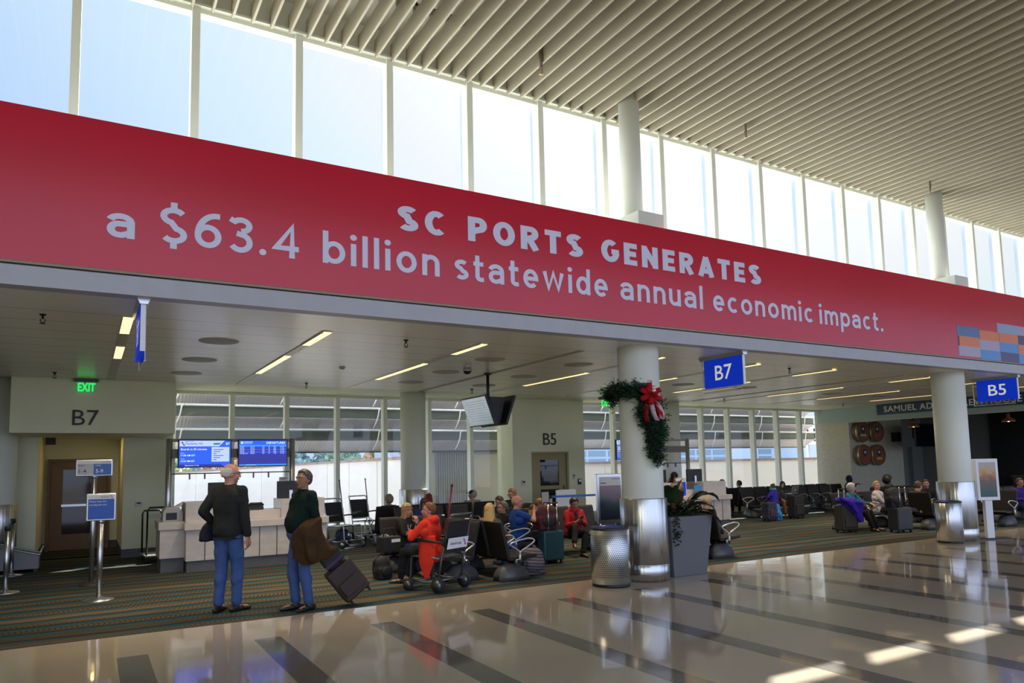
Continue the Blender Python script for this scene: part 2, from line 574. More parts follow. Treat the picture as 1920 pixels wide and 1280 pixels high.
struct('ceiling_1', MB().bb(XL, 22.0, 7.95, 15.0, 3.40, 3.50), m_plank)
c2 = MB().bb(XL, 23.55, 15.0, 17.75, 3.50, 3.60).bb(22.0, 23.55, 7.95, 15.0, 3.53, 3.60)
struct('ceiling_2', c2, cream)
struct('roof', MB().bb(XL, XR, 9.12, 17.8, 3.62, 4.3), mat('roof_membrane', (0.6, 0.6, 0.6), 0.8))
for n, x in enumerate((-1.8, 6.44, 14.72)):
    struct('trim_%d' % (n + 2), MB().bb(x - 0.05, x + 0.05, 8.84, 14.98, 3.390, 3.402), mat('ceiling_joint', (0.42, 0.39, 0.29), 0.6))

# stroke lettering for the banner ----------------------------------------------------------
def arc(cx, cy, rx, ry, a0, a1, n=14):
    return [(cx + rx * math.cos(R(a0 + (a1 - a0) * i / n)), cy + ry * math.sin(R(a0 + (a1 - a0) * i / n))) for i in range(n + 1)]


def glyph(ch, t):
    m = t / 2; X = 0.70; xm = X - m; c = xm / 2 + m / 2     # x-height, upper centreline, mid
    mid = X / 2; ry = X / 2 - m
    if ch == 'a': return 0.56, [arc(.27, xm - .17, .21, .17, 165, 0) + [(.48, 0)], [(.48, .40), (.27, .40)] + arc(.24, .40 / 2 + m / 2, .24 - m, .40 / 2 - m / 2, 90, 270) + [(.30, m), (.48, .16)]]
    if ch == 'b': return 0.58, [[(m, 1.0), (m, 0)], arc(.30, mid, .30 - m, ry, 0, 360, 24)]
    if ch == 'd': return 0.58, [[(.58 - m, 1.0), (.58 - m, 0)], arc(.28, mid, .28 - m, ry, 0, 360, 24)]
    if ch == 'p': return 0.58, [[(m, X), (m, -.28)], arc(.30, mid, .30 - m, ry, 0, 360, 24)]
    if ch == 'o': return 0.60, [arc(.30, mid, .30 - m, ry, 0, 360, 28)]
    if ch == 'c': return 0.52, [arc(.29, mid, .29 - m, ry, 48, 312, 22)]
    if ch == 'e': return 0.57, [[(m, mid), (.57 - m, mid)] + arc(.285, mid, .285 - m, ry, 0, 315, 24)]
    if ch == 'i': return 2 * m, [[(m, X), (m, 0)]], [(m, .90, m * 1.25)]
    if ch == 'l': return 2 * m, [[(m, 1.0), (m, 0)]]
    if ch == 'n': return 0.53, [[(m, X), (m, 0)], arc(.53 / 2 + .0, xm - .2, .53 / 2 - m, .2, 180, 0) + [(.53 - m, 0)]]
    if ch == 'm': return 0.84, [[(m, X), (m, 0)], arc(.235, xm - .18, .235 - m, .18, 180, 0) + [(.42, 0)], arc(.605, xm - .18, .235 - m, .18, 180, 0) + [(.84 - m, 0)]]
    if ch == 'u': return 0.53, [[(.53 - m, X), (.53 - m, 0)], [(m, X)] + arc(.53 / 2, m + .2, .53 / 2 - m, .2, 180, 360)]
    if ch == 's': return 0.47, [arc(.235, .70 * .73, .235 - m, .70 * .27 - m, 35, 270 - 15, 14) + arc(.235, .70 * .27, .235 - m, .70 * .27 - m, 75, -145, 14)]
    if ch == 't': return 0.36, [[(.14, .92), (.14, .18)] + arc(.27, .18, .13, .18 - m, 180, 280, 8) + [(.36, m + .01)], [(0, xm), (.35, xm)]]
    if ch == 'w': return 0.84, [[(m, X), (.23, m), (.42, X - .04), (.61, m), (.84 - m, X)]]
    if ch == '.': return 0.18, [], [(.09, .08, .09)]
    if ch == '$': return 0.62, [arc(.31, .75, .31 - m, .25 - m, 30, 255, 14) + arc(.31, .25, .31 - m, .25 - m, 75, -150, 14), [(.31, 1.14), (.31, .97)], [(.31, .03), (.31, -.14)]]
    if ch == '6': return 0.64, [arc(.32, .33, .32 - m, .33 - m, 0, 360, 26), [(.60, 1 - m), (.50, 1 - m)] + arc(.52, .34, .52 - m, .66 - m, 95, 178, 14)]
    if ch == '3': return 0.60, [[(.04, 1 - m)] + arc(.31, .76, .25 - m * .6, .24 - m, 140, -90, 14), [(.20, .53)] + arc(.29, .28, .31 - m, .28 - m + .02, 85, -150, 18)]
    if ch == '4': return 0.68, [[(.50, 0), (.50, 1 - m), (m, .28), (.68, .28)]]
    # capitals
    if ch == 'S': return 0.62, [arc(.31, .74, .31 - m, .26 - m, 30, 258, 14) + arc(.31, .26, .31 - m, .26 - m, 78, -150, 14)]
    if ch == 'C': return 0.66, [arc(.36, .5, .36 - m, .5 - m, 50, 310, 24)]
    if ch == 'G': return 0.70, [arc(.36, .5, .36 - m, .5 - m, 50, 340, 24) + [(.70 - m, .47), (.40, .47)]]
    if ch == 'P': return 0.62, [[(m, 0), (m, 1 - m), (.34, 1 - m)] + arc(.36, .69, .26 - m, .31 - m, 90, -90, 12) + [(m, .38 + m * .0)]]
    if ch == 'R': return 0.66, [[(m, 0), (m, 1 - m), (.34, 1 - m)] + arc(.36, .70, .27 - m, .30 - m, 90, -90, 12) + [(m, .40)], [(.34, .40), (.66 - m, 0)]]
    if ch == 'O': return 0.74, [arc(.37, .5, .37 - m, .5 - m, 0, 360, 30)]
    if ch == 'T': return 0.60, [[(0, 1 - m), (.60, 1 - m)], [(.30, 1 - m), (.30, 0)]]
    if ch == 'E': return 0.54, [[(.54, 1 - m), (m, 1 - m), (m, m), (.54, m)], [(m, .51), (.50, .51)]]
    if ch == 'N': return 0.68, [[(m, 0), (m, 1)], [(m * .9, 1 - m * .6), (.68 - m * .9, m * .6)], [(.68 - m, 0), (.68 - m, 1)]]
    if ch == 'A': return 0.72, [[(m * .8, 0), (.36, 1 - m * .3)], [(.36, 1 - m * .3), (.72 - m * .8, 0)], [(.16, .27), (.56, .27)]]
    return 0.3, []


def stroke_word(word, t, gap):
    out = MB(); x = 0.0; lay = 0
    for ch in word:
        g = glyph(ch, t); wd = g[0]
        for pl in g[1]:
            P = [Vector((p[0], p[1])) for p in pl]
            Q = [P[0]]
            for p in P[1:]:
                if (p - Q[-1]).length > 1e-5: Q.append(p)
            P = Q; L = []; n = len(P)
            closed = (P[0] - P[-1]).length < 1e-4
            for i in range(n):
                d0 = (P[i] - P[i - 1]) if i > 0 else ((P[i] - P[n - 2]) if closed else (P[1] - P[0]))
                d1 = (P[i + 1] - P[i]) if i < n - 1 else ((P[1] - P[i]) if closed else d0)
                d0 = d0.normalized(); d1 = d1.normalized()
                b2 = (d0 + d1)
                b2 = b2.normalized() if b2.length > 1e-6 else d0
                k = t / 2 / max(0.55, b2.dot(d0))
                nrm = Vector((-b2.y, b2.x)) * k
                L.append((P[i] + nrm, P[i] - nrm))
            V = []; lay += 1; yo = -0.0004 * (lay % 4)
            for q_, (a_, b_) in enumerate(L):
                V += [(x + a_.x, yo - 0.00012 * q_, a_.y), (x + b_.x, yo - 0.00012 * q_, b_.y)]
            out.add(V, [(2 * i, 2 * i + 1, 2 * i + 3, 2 * i + 2) for i in range(n - 1)])
        for dt in (g[2] if len(g) > 2 else []):
            pts = arc(x + dt[0], dt[1], dt[2], dt[2], 0, 360, 20)[:-1]
            out.add([(p[0], 0, p[1]) for p in pts], [tuple(range(20))])
        x += wd + gap
    return out, x - gap


WORDS = [('a', .11, .35, 3.95, .345, .16), ('$63.4', .57, 1.93, 3.955, .37, .155), ('billion', 2.19, 3.60, 3.952, .365, .15), ('statewide', 3.80, 6.13, 3.952, .355, .15),
         ('annual', 6.35, 7.92, 3.952, .355, .15), ('economic', 8.13, 10.44, 3.952, .35, .15), ('impact.', 10.61, 12.38, 3.952, .35, .15)]
for wd_, x0, x1, zb, h, t in WORDS:
    g, W = stroke_word(wd_, t, 0.17)
    k = (x1 - x0) / W
    lt = MB()
    merge(lt, g, (0, 0, 0), 0, lambda p: (x0 + p[0] * k, 7.768 + p[1], zb + p[2] * h))
    lt.build('lettering', m_vinyl, bpan)
for wd_, x0, x1, zb, h in (('SC', 3.07, 3.69, 4.455, .30), ('PORTS', 3.99, 5.73, 4.455, .31), ('GENERATES', 6.04, 9.22, 4.46, .315)):
    g, W = stroke_word(wd_, 0.235, 0.20)
    k = (x1 - x0) / W
    lt = MB()
    merge(lt, g, (0, 0, 0), 0, lambda p: (x0 + p[0] * k, 7.768 + p[1], zb + p[2] * h))
    lt.build('lettering', m_vinyl, bpan)
mos = MB()
cols = [(0.09, 0.16, 0.38), (0.75, 0.19, 0.05), (0.42, 0.36, 0.50), (0.07, 0.26, 0.62), (0.04, 0.03, 0.12), (0.30, 0.38, 0.58)]
grid = [(0, [0, 1, 2]), (1, [None, 1, 2, 3]), (2, [5, 1, 3, 4]), (3, [2, 4, 1, 3]), (4, [0, 3, 2, 1]), (5, [1, 0, 4, 2]), (6, [3, 2, 1, 0]), (7, [0, 1, 3, 2]), (8, [1, 5, 2, 3])]
for ci, st in grid:
    x0 = 14.86 + ci * 0.76
    zt = 3.63 + 0.2 * len(st) + (0.0 if ci else 0.03)
    for r_, k in enumerate(st):
        if k is None: continue
        zz = zt - 0.2 * (r_ + 1)
        mos.bb(x0, x0 + 0.745, 7.766, 7.77, zz + 0.0, zz + 0.2, k)
        mos.bb(x0 - 0.05, x0, 7.7665, 7.77, zz + 0.0, zz + 0.2, (k + 3) % 6)
mos.build('mosaic_print', [mat('mosaic_%d' % i, c, 0.3) for i, c in enumerate(cols)], bpan)

# ------------------------------------------------------------------ clerestory
WN = 0
capm = mat('exterior_cap_paint', (0.45, 0.52, 0.60), 0.4)
for k in range(-11, 30):
    xa = 7.09 + 1.219 * k
    if xa > 30: break
    WN += 1
    mb = MB()
    mb.bb(xa - 0.045, xa + 0.045, 8.93, 9.10, 5.06, 7.24)
    mb.bb(xa + 0.045, xa + 1.174, 8.97, 9.10, 7.185, 7.24)
    mb.bb(xa + 0.045, xa + 1.174, 8.97, 9.10, 5.06, 5.11)
    wdw = struct('window_%d' % WN, mb, frame_m)
    p = MB().bb(xa + 0.045, xa + 1.174, 9.02, 9.035, 5.11, 7.185)
    p.build('pane', clear, wdw)
    MB().bb(xa - 0.03, xa + 0.03, 9.10, 9.19, 5.06, 7.24).build('mullion_cap', capm, wdw)
hd = MB()
hd.bb(XL, XR, 8.95, 9.10, 7.24, 7.70)
hd.bb(XL, XR, 8.90, 8.95, 7.24, 7.27)
struct('trim_5', hd, frame_m)

# hall ceiling: deck and hanging slats
dk = struct('ceiling_3', MB().bb(XL, XR, -1.2, 9.13, 7.64, 7.9), mat('ceiling_deck', (0.60, 0.59, 0.48), 0.6, var=0.05))
fin = MB()
for i in range(-24, 190):
    x = 0.03 + 0.2286 * i
    fin.prism([(-1.0, 7.19), (8.90, 7.19), (8.94, 7.24), (8.94, 7.45), (-1.0, 7.45)], x - 0.014, x + 0.014, 0, 'x')
o = fin.build('slat', m_slat, dk); tag(o, kind='stuff')
br_ = MB()
for i in range(-10, 60):
    x = 0.03 + 0.2286 * i
    for y in (6.9, 8.1, 5.4):
        br_.bb(x + 0.05, x + 0.17, y - 0.02, y + 0.02, 7.47, 7.52)
        br_.bb(x - 0.02, x + 0.02, y - 0.03, y + 0.03, 7.45, 7.64)
tag(br_.build('bracket', mat('bracket_metal', (0.35, 0.34, 0.28), 0.5), dk), kind='stuff')
cr_ = MB()
for y in (8.1, 6.9, 5.4, 3.9):
    cr_.bb(XL, XR, y - 0.03, y + 0.03, 7.52, 7.56)
cr_.build('carrier_rail', mat('bracket_metal', (0.35, 0.34, 0.28), 0.5), dk)

wl_ = MB()
wl_.bb(XL - 0.2, XL, -7.6, 20.0, 0, 7.9)
struct('wall_left', wl_, cream)

# ------------------------------------------------------------------ columns
def column(x, y, up=True, n=1):
    c = thing('column', None, None, (x, y, 0))
    tag(c, kind='structure')
    MB().lathe([(0, 0), (.305, 0), (.305, 3.42 if y < 12 else 3.52), (0, 3.42 if y < 12 else 3.52)], seg=48).build('shaft', white, c)
    MB().lathe([(.306, 0), (.345, 0), (.345, .235), (.341, .238), (.345, .241), (.345, 1.165), (.338, 1.175), (.306, 1.175)], seg=64).build('steel_wrap', steel, c)
    if up:
        MB().lathe([(0, 5.07), (.16, 5.07), (.16, 7.30), (0, 7.30)], seg=32).build('upper_shaft', white, c)
        MB().bb(-.27, .22, -.45, .2, 5.07, 5.34).build('pedestal', white, c, bevel=0.01)
    return c


for x in (-1.16, 7.09, 15.34, 23.59):
    if x < -0.5: continue
    column(x, 8.32)
for x in (-1.41, 6.84, 15.1):
    column(x, 16.4, False)

# ------------------------------------------------------------------ lower window wall
def bay(xa, xb, y=17.5, zt=3.5, zs=0.26):
    global WN
    WN += 1
    mb = MB()
    mb.bb(xa - 0.05, xa + 0.05, y - 0.11, y + 0.08, zs, zt)
    mb.bb(xa + 0.05, xb - 0.05, y - 0.06, y + 0.06, zt - 0.07, zt)
    mb.bb(xa + 0.05, xb - 0.05, y - 0.06, y + 0.06, zs, zs + 0.05)
    wdw = struct('window_%d' % WN, mb, frame_m)
    MB().bb(xa + 0.05, xb - 0.05, y - 0.007, y + 0.007, zs + 0.05, zt - 0.07).build('pane', clear, wdw)


xs = [1.63] + [2.85 + 1.219 * k for k in range(6)] + [9.90]
for a_, b_ in zip(xs[:-1], xs[1:]): bay(a_, b_)
xs = [12.30] + [13.81 + 1.2196 * k for k in range(8)] + [23.5]
for a_, b_ in zip(xs[:-1], xs[1:]): bay(a_, b_)
sill = MB()
for a_, b_ in ((1.5, 9.90), (12.25, 23.5)):
    sill.bb(a_, b_, 17.42, 17.62, 0.0, 0.26)
struct('wall_window', sill, cream)

# gate B7 doorway and gate B5 block ----------------------------------------------------------
wl = MB()
wl.bb(-1.15, 1.44, 15.05, 16.85, 2.43, 3.42)                 # lettered box over the doorway
wl.bb(-1.15, 1.44, 16.85, 17.6, 2.48, 3.52)
wl.bb(-1.14, -0.80, 16.85, 19.5, 0, 3.42)
wl.bb(0.67, 1.58, 16.85, 17.6, 0, 3.42)
wl.bb(0.67, 0.85, 17.6, 19.5, 0, 3.42)
wl.bb(-0.80, 0.67, 16.86, 19.5, 2.50, 2.56)
wl.bb(-0.80, 0.67, 19.5, 19.6, 0, 3.4)
wl.bb(XL, -1.14, 17.5, 17.6, 0, 3.6)
struct('wall_gate', wl, cream)
bb_ = MB()
bb_.bb(-1.145, -0.795, 16.84, 19.49, 0, 0.17)
bb_.bb(0.665, 1.585, 16.84, 19.49, 0, 0.17)
bb_.bb(-0.80, 0.67, 19.47, 19.5, 0, 0.17)
struct('baseboard_gate', bb_, base_grey)
w5 = MB()
w5.bb(9.90, 10.48, 16.85, 17.7, 0, 3.52); w5.bb(11.71, 12.26, 16.85, 17.7, 0, 3.52)
w5.bb(10.48, 11.71, 16.85, 17.7, 2.05, 3.52); w5.bb(10.48, 11.71, 17.3, 17.7, 0, 2.05)
struct('wall_block', w5, cream)
struct('baseboard_block', MB().bb(9.895, 10.48, 16.84, 16.86, 0, 0.15).bb(11.71, 12.265, 16.84, 16.86, 0, 0.15), base_grey)

lets = mat('dark_brown_lettering', (0.035, 0.022, 0.015), 0.5)
def wall_letters(s, x, y, z, h, wd, label):
    t = text_mesh(s, h, wd)
    e = MB(); merge(e, t, (x, y - 0.01, z))
    n0 = len(e.v)
    o = e.build('gate_lettering', lets)
    so_ = o.modifiers.new('solid', 'SOLIDIFY'); so_.thickness = 0.02
    tag(o, label, 'lettering')


wall_letters('B7', -0.23, 15.04, 2.57, 0.275, 0.41, 'dark brown B7 lettering on the cream box over the doorway')
wall_letters('B5', 10.87, 16.84, 2.24, 0.325, 0.43, 'dark brown B5 lettering on the cream wall above a door')


def door(name, x0, x1, y, zt, fr, leaf, gl, glass_z=(0.36, 1.81), push=True, stile=0.24):
    d = tag(thing(name, None, None, ((x0 + x1) / 2, y, 0)), kind='structure')
    hw = (x1 - x0) / 2
    f_ = MB()
    f_.bb(-hw, -hw + 0.06, -0.06, 0.06, 0, zt); f_.bb(hw - 0.06, hw, -0.06, 0.06, 0, zt); f_.bb(-hw + 0.06, hw - 0.06, -0.06, 0.06, zt - 0.06, zt)
    f_.build('door_frame', fr, d)
    a = hw - 0.065
    l_ = MB(); g0, g1 = glass_z; s_ = stile
    l_.bb(-a, -a + s_, -0.02, 0.02, 0.01, zt - 0.065); l_.bb(a - s_, a, -0.02, 0.02, 0.01, zt - 0.065)
    l_.bb(-a + s_, a - s_, -0.02, 0.02, 0.01, g0); l_.bb(-a + s_, a - s_, -0.02, 0.02, g1, zt - 0.065)
    lf_ = l_.build('door_leaf', leaf, d)
    MB().bb(-a + s_, a - s_, -0.006, 0.006, g0, g1).build('door_glass', gl, lf_)
    if push:
        MB().bb(-a + s_ - 0.02, a - 0.1, -0.07, -0.03, 0.98, 1.03).build('push_bar', alu, lf_)
    h_ = MB(); h_.bb(a - 0.14, a - 0.06, -0.035, -0.02, 0.92, 1.12); h_.tube([(a - 0.1, -0.04, 1.0), (a - 0.1, -0.08, 1.0), (a - 0.2, -0.08, 1.0)], 0.011)
    h_.build('door_handle', chrome, lf_)
    hg = MB()
    for z in (0.2, 1.0, 1.8): hg.cyl((-a - 0.01, -0.03, z), 0.012, 0.1, 10)
    hg.build('hinge', alu, d)
    return d


brown = mat('brown_door_paint', (0.16, 0.095, 0.04), 0.5, var=0.08)
brown2 = mat('olive_door_frame', (0.34, 0.29, 0.14), 0.5)
darkglass = mat('dark_door_glass', (0.012, 0.012, 0.012), 0.05, spec=0.6)
m_dg = mat('brown_reflecting_glass', (0.03, 0.02, 0.015), 0.06, spec=0.6)
door('door_1', -0.74, 0.50, 19.42, 2.05, brown, brown, m_dg)
door('door_2', 10.48, 11.71, 16.92, 2.05, brown2, brown2, darkglass, (1.12, 1.83), False)
# lower pane of the second door
MB().bb(-0.30, 0.30, -0.03, -0.022, 0.25, 1.02).build('door_glass', darkglass, bpy.data.objects['door_2'])
# recess downlight
t = thing('recessed_downlight', 'small slot downlight in the low ceiling of the gate doorway', 'light', (0.25, 17.9, 2.50))
MB().bb(-.12, .12, -.05, .05, -.01, 0.0).build('trim_ring', alu, t)
al = bpy.data.lights.new('lamp', 'AREA'); al.shape = 'RECTANGLE'; al.size = .18; al.size_y = .10; al.energy = 3.5; al.color = (1.0, .68, .25)
ao = bpy.data.objects.new('lamp', al); COL.objects.link(ao); ao.parent = t; ao.location = (0, 0, -.02)
MB().bb(-.09, .09, -.03, .03, -.013, -.009).build('diffuser', mat('warm_glow', (1, .8, .5), .5, emit=(1, .75, .4), estr=4), t)
# ================================================================== outside
GZ = -4.6
struct('ground', MB().bb(-300, 400, 17.9, 500, GZ - 0.5, GZ), mat('concrete_apron', (0.42, 0.41, 0.39), 0.9, var=0.08, vscale=0.2))
struct('ground_rear', MB().bb(-300, 400, -400, -8.2, GZ - 0.5, GZ), mat('shaded_apron_rear', (0.16, 0.16, 0.165), 0.9, var=.1))  # unseen apron, darkened for the building's shadow to cut bounce into the hall
struct('wall_lower', MB().bb(XL, XR, 17.5, 17.7, GZ, 0.0), white)

# sun-shade louvres outside the gate windows: tilted corrugated blades on curved brackets
m_corr = mat('corrugated_shade_metal', (0.78, 0.70, 0.80), 0.45)
nt, b = nodes(m_corr)
tc = nn(nt, 'ShaderNodeTexCoord'); sx = nn(nt, 'ShaderNodeSeparateXYZ'); nt.links.new(tc.outputs['Object'], sx.inputs[0])
bp = nn(nt, 'ShaderNodeBump'); bp.inputs['Strength'].default_value = 0.5; bp.inputs['Distance'].default_value = 0.01
nt.links.new(math_(nt, 'SINE', math_(nt, 'MULTIPLY', sx.outputs['X'], 80.0)), bp.inputs['Height']); nt.links.new(bp.outputs[0], b.inputs['Normal'])
m_shaded = mat('louvre_painted_shade', (0.10, 0.12, 0.105), 0.5)  # dark colour stands in for the shade under the next blade
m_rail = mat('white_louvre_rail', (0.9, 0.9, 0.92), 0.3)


def louvre(x0, x1, z, label):
    t = thing('sunshade_louvre', label, 'louvre', ((x0 + x1) / 2, 0, z), 0, 'sunshade louvres outside the gate windows')
    h = (x1 - x0) / 2
    mb = MB()
    P = [(18.75 + 0.5 * k / 6, 0.26 + 0.10 * math.sin(PI * 0.5 * k / 6) - 0.36 * (k / 6)) for k in range(7)]
    poly = [(p[0], p[1]) for p in P] + [(p[0] + 0.01, p[1] + 0.025) for p in reversed(P)]
    mb.prism(poly, -h, h, 0, 'x')
    mb.build('blade', m_corr, t)
    MB().bb(-h, h, 19.25, 19.29, -0.04, 0.0).build('drip_edge', m_shaded, t)
    MB().prism([(18.75, 0.27), (18.75, 0.30), (19.5, 0.50), (19.5, 0.47)], -h, h, 0, 'x').build('soffit_plate', m_shaded, t)
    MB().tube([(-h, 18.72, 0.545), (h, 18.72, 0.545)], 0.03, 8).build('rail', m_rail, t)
    MB().prism([(18.80, .29), (18.80, .52), (18.9, .52), (18.9, .29)], -h, h, 0, 'x').build('upper_blade', m_shaded, t)  # plate coloured dark as the shaded band between blades
    n = int((x1 - x0) / 2.44)
    for i in range(n + 1):
        x = -h + 0.4 + i * 2.44
        if x > h: break
        MB().tube([(x - 0.14, 18.69, 0.0), (x - 0.07, 18.67, 0.15), (x - 0.02, 18.66, 0.28), (x, 18.66, 0.36), (x + 0.02, 18.66, .5), (x + .08, 18.69, .56)], 0.018, 6).build('bracket', m_rail, t)


for i, nm in enumerate(('lowest', 'second from lowest', 'second from top', 'topmost')):
    louvre(1.5, 11.0, 2.17 + 0.585 * i, '%s corrugated sunshade louvre outside the windows behind the gate B7 counter' % nm)
    louvre(11.6, 24.9, 2.20 + 0.585 * i, '%s corrugated sunshade louvre outside the windows left of the restaurant' % nm)

# jet bridges
m_jet = mat('jet_bridge_panel', (0.74, 0.68, 0.61), 0.5, var=0.03, vscale=0.5)
m_roofb = mat('bridge_roof_edge', (0.30, 0.20, 0.15), 0.7, var=0.3, vscale=1.5)


def tunnel(name, label, path, wd, z0, z1, cat='jet bridge'):
    t = thing(name, label, cat, (0, 0, 0))
    mb = MB(); rf = MB(); sm = MB()
    for (ax, ay, az), (bx, by, bz) in zip(path[:-1], path[1:]):
        d = Vector((bx - ax, by - ay, 0)); L = d.length; d.normalize(); n_ = Vector((-d.y, d.x, 0)) * wd / 2
        for m_, lo, hi, e in ((mb, z0, z1, 0), (rf, z1, z1 + 0.10, 0.06)):
            nn_ = n_ * (1 + e)
            V = [(ax - nn_.x, ay - nn_.y, az + lo), (bx - nn_.x, by - nn_.y, bz + lo), (bx + nn_.x, by + nn_.y, bz + lo), (ax + nn_.x, ay + nn_.y, az + lo),
                 (ax - nn_.x, ay - nn_.y, az + hi), (bx - nn_.x, by - nn_.y, bz + hi), (bx + nn_.x, by + nn_.y, bz + hi), (ax + nn_.x, ay + nn_.y, az + hi)]
            m_.add(V, [(0, 3, 2, 1), (4, 5, 6, 7), (0, 1, 5, 4), (1, 2, 6, 5), (2, 3, 7, 6), (3, 0, 4, 7)])
        for k in range(1, int(L / 4.4)):
            for sgn in (-1, 1):
                p = Vector((ax, ay, az)) + d * (k * 4.4) + n_ * sgn * 1.005
                sm.box((p.x, p.y, p.z + (z0 + z1) / 2), (0.03, 0.03, z1 - z0))
    mb.build('shell', m_jet, t); rf.build('roof', m_roofb, t); sm.build('panel_joint', mat('panel_joint', (0.68, 0.62, 0.56), 0.6), t)
    for p in (path[0], path[-1]):
        lg = MB(); lg.cyl((p[0], p[1], GZ), 0.35, z0 + p[2] - GZ, 16); lg.build('leg', white, t)
    return t


tunnel('jet_bridge', 'white jet bridge tunnel running out from gate B7 towards the trees', [(10.6, 21.6, 0), (12.2, 43, 0), (6.0, 62, -0.4)], 3.0, -1.2, 1.98)
tunnel('jet_bridge', 'long white jet bridge lying below the far concourse, left of the restaurant', [(14.0, 25.5, 0), (31, 24.8, 0), (60, 30, 0)], 3.0, -1.2, 1.68)
t = thing('jet_bridge_rotunda', 'ribbed white jet bridge rotunda beside the gate B5 block', 'jet bridge', (9.9, 19.75, 0))
MB().bb(-1.45, 2.0, -0.3, 1.5, -1.3, 2.12).build('shell', m_jet, t)
MB().bb(-1.5, 2.1, -0.4, 1.55, 2.12, 2.22).build('roof', mat('dark_fascia', (0.2, 0.2, 0.22), .5), t)
rb = MB()
for k in range(16): rb.bb(-1.02 + 0.075 * k, -0.99 + 0.075 * k, -0.345, -0.30, -1.3, 2.12)
rb.bb(-1.09, -1.05, -0.35, -0.30, -1.3, 2.12)
rb.build('ribbed_panel', mat('rib_metal', (0.42, 0.42, 0.44), .4), t)
MB().cyl((0, .6, GZ), .5, 3.3, 20).build('leg', white, t)

# far concourse, aircraft, bridge sign
t = thing('concourse_building', 'pale blue glass concourse building across the apron', 'building', (52, 72, GZ))
MB().bb(-22, 40, 0, 12, 0, 10.4).build('wall', mat('blue_metal_cladding', (0.34, 0.44, 0.56), 0.5, var=0.1, vscale=0.2), t)
MB().bb(-23, 41, -1.2, 13, 10.4, 11.0).build('roof', mat('blue_roof', (0.30, 0.42, 0.66), 0.4), t)
wb_ = MB()
for k in range(16):
    for z in (6.2, 7.2): wb_.bb(-14 + 3 * k, -11.4 + 3 * k, -0.06, 0, z, z + 0.7)
wb_.build('window_band', mat('far_glass', (0.16, 0.25, 0.34), 0.1), t)
MB().bb(-22, 40, -3, 0, 4.6, 5.0).build('canopy', m_rail, t)
t = thing('airliner', 'white airliner with blue-grey tail parked below the far concourse', 'airplane', (47, 52, GZ + 4.5), R(8))
MB().loft([[(x, r * math.cos(2 * PI * k / 20), r * math.sin(2 * PI * k / 20) + dz) for k in range(20)] for x, r, dz in ((-16, .2, -.3), (-15, 1.1, -.2), (-13, 1.7, 0), (-8, 1.9, 0), (6, 1.9, 0), (11, 1.4, .4), (15, .5, .9), (16.5, .15, 1.1))]).build('fuselage', mat('aircraft_white', (.8, .84, .88), .3), t)
MB().prism([(9.5, 1.5), (12.5, 6.5), (15, 6.5), (15.2, 1.3)], -.12, .12, 0, 'y').build('tail_fin', mat('tail_blue', (.36, .46, .6), .4), t)
MB().prism([(-2, 1.5), (5, 15), (7, 15), (4, 1.5)], -.5, -.3).prism([(-2, -1.5), (5, -15), (7, -15), (4, -1.5)], -.5, -.3).build('wing', mat('wing_grey', (.6, .62, .66), .4), t)
for x, y in ((-11, 0), (1.5, -2.2), (1.5, 2.2)): MB().tube([(x, y - .3, -3.9), (x, y + .3, -3.9)], .5, 14).bb(x - .1, x + .1, y - .1, y + .1, -3.9, -1).build('landing_gear', rubber, t)
t = thing('gate_number_board', 'white B1 board on a post outside, seen through the windows', 'sign', (38.6, 29.5, 0))
MB().bb(-1.0, 1.0, -.06, .06, 2.62, 3.75).build('board', m_rail, t)
e = MB(); merge(e, text_mesh('B1', 0.8, 1.25), (-0.75, -0.07, 2.8)); e.build('lettering', lets, t)
MB().bb(-.08, .08, .06, .2, GZ, 2.9).build('post', alu, t)

# trees beyond the apron
m_bark = mat('bark', (0.10, 0.07, 0.05), 0.9, bump=0.4, bscale=8)
crowns = []
for i, c in enumerate(((0.20, 0.32, 0.22), (0.60, 0.48, 0.22), (0.34, 0.44, 0.24), (0.58, 0.38, 0.22), (0.20, 0.32, 0.34))):  # foliage lightened, with bluish distance haze painted into the colours
    crowns.append(mat('foliage_%d' % i, c, 0.9, var=0.5, vscale=1.2))


def crown_mesh(seed, h):
    rs = np.random.RandomState(seed); mb = MB()
    for k in range(420):
        a = rs.rand() * 6.28; zz = rs.rand(); rad = (0.30 + 0.30 * math.sin(PI * min(1, zz * 1.1 + .05))) * h * 0.62 * math.sqrt(rs.rand())
        c = Vector((rad * math.cos(a), rad * math.sin(a), h * (0.22 + 0.76 * zz)))
        s_ = h * rs.uniform(0.03, 0.06)
        d = [Vector(rs.normal(size=3)).normalized() * s_ for _ in range(3)]
        mb.add([c - d[0] - d[1], c + d[0] - d[1] * .5, c + d[0] + d[1], c - d[0] + d[1] * .6, c + d[2]], [(0, 1, 4), (1, 2, 4), (2, 3, 4), (3, 0, 4), (0, 3, 2, 1)], 0)
    return mb


kinds = [('dense dark green', 0), ('yellowing', 1), ('mid green', 2), ('rusty orange', 3), ('blue-green', 4)]
for i in range(26):
    k, mi = kinds[(i * 7) % 5]
    hx = rng.uniform(10.0, 12.5) if i % 2 else rng.uniform(8.0, 10)
    x = -6 + i * 2.75; y = 112 + (i % 3) * 15 + rng.uniform(-1, 1)
    t = thing('tree', '%s autumn tree in the row beyond the apron' % k, 'tree', (x, y, GZ), 0, '%s trees beyond the apron' % k)
    crown_mesh(i, hx).build('crown', crowns[mi], t)
    MB().tube([(0, 0, 0), (.1, 0, hx * .3), (0, .1, hx * .6)], [.3, .22, .1], 8).build('trunk', m_bark, t)

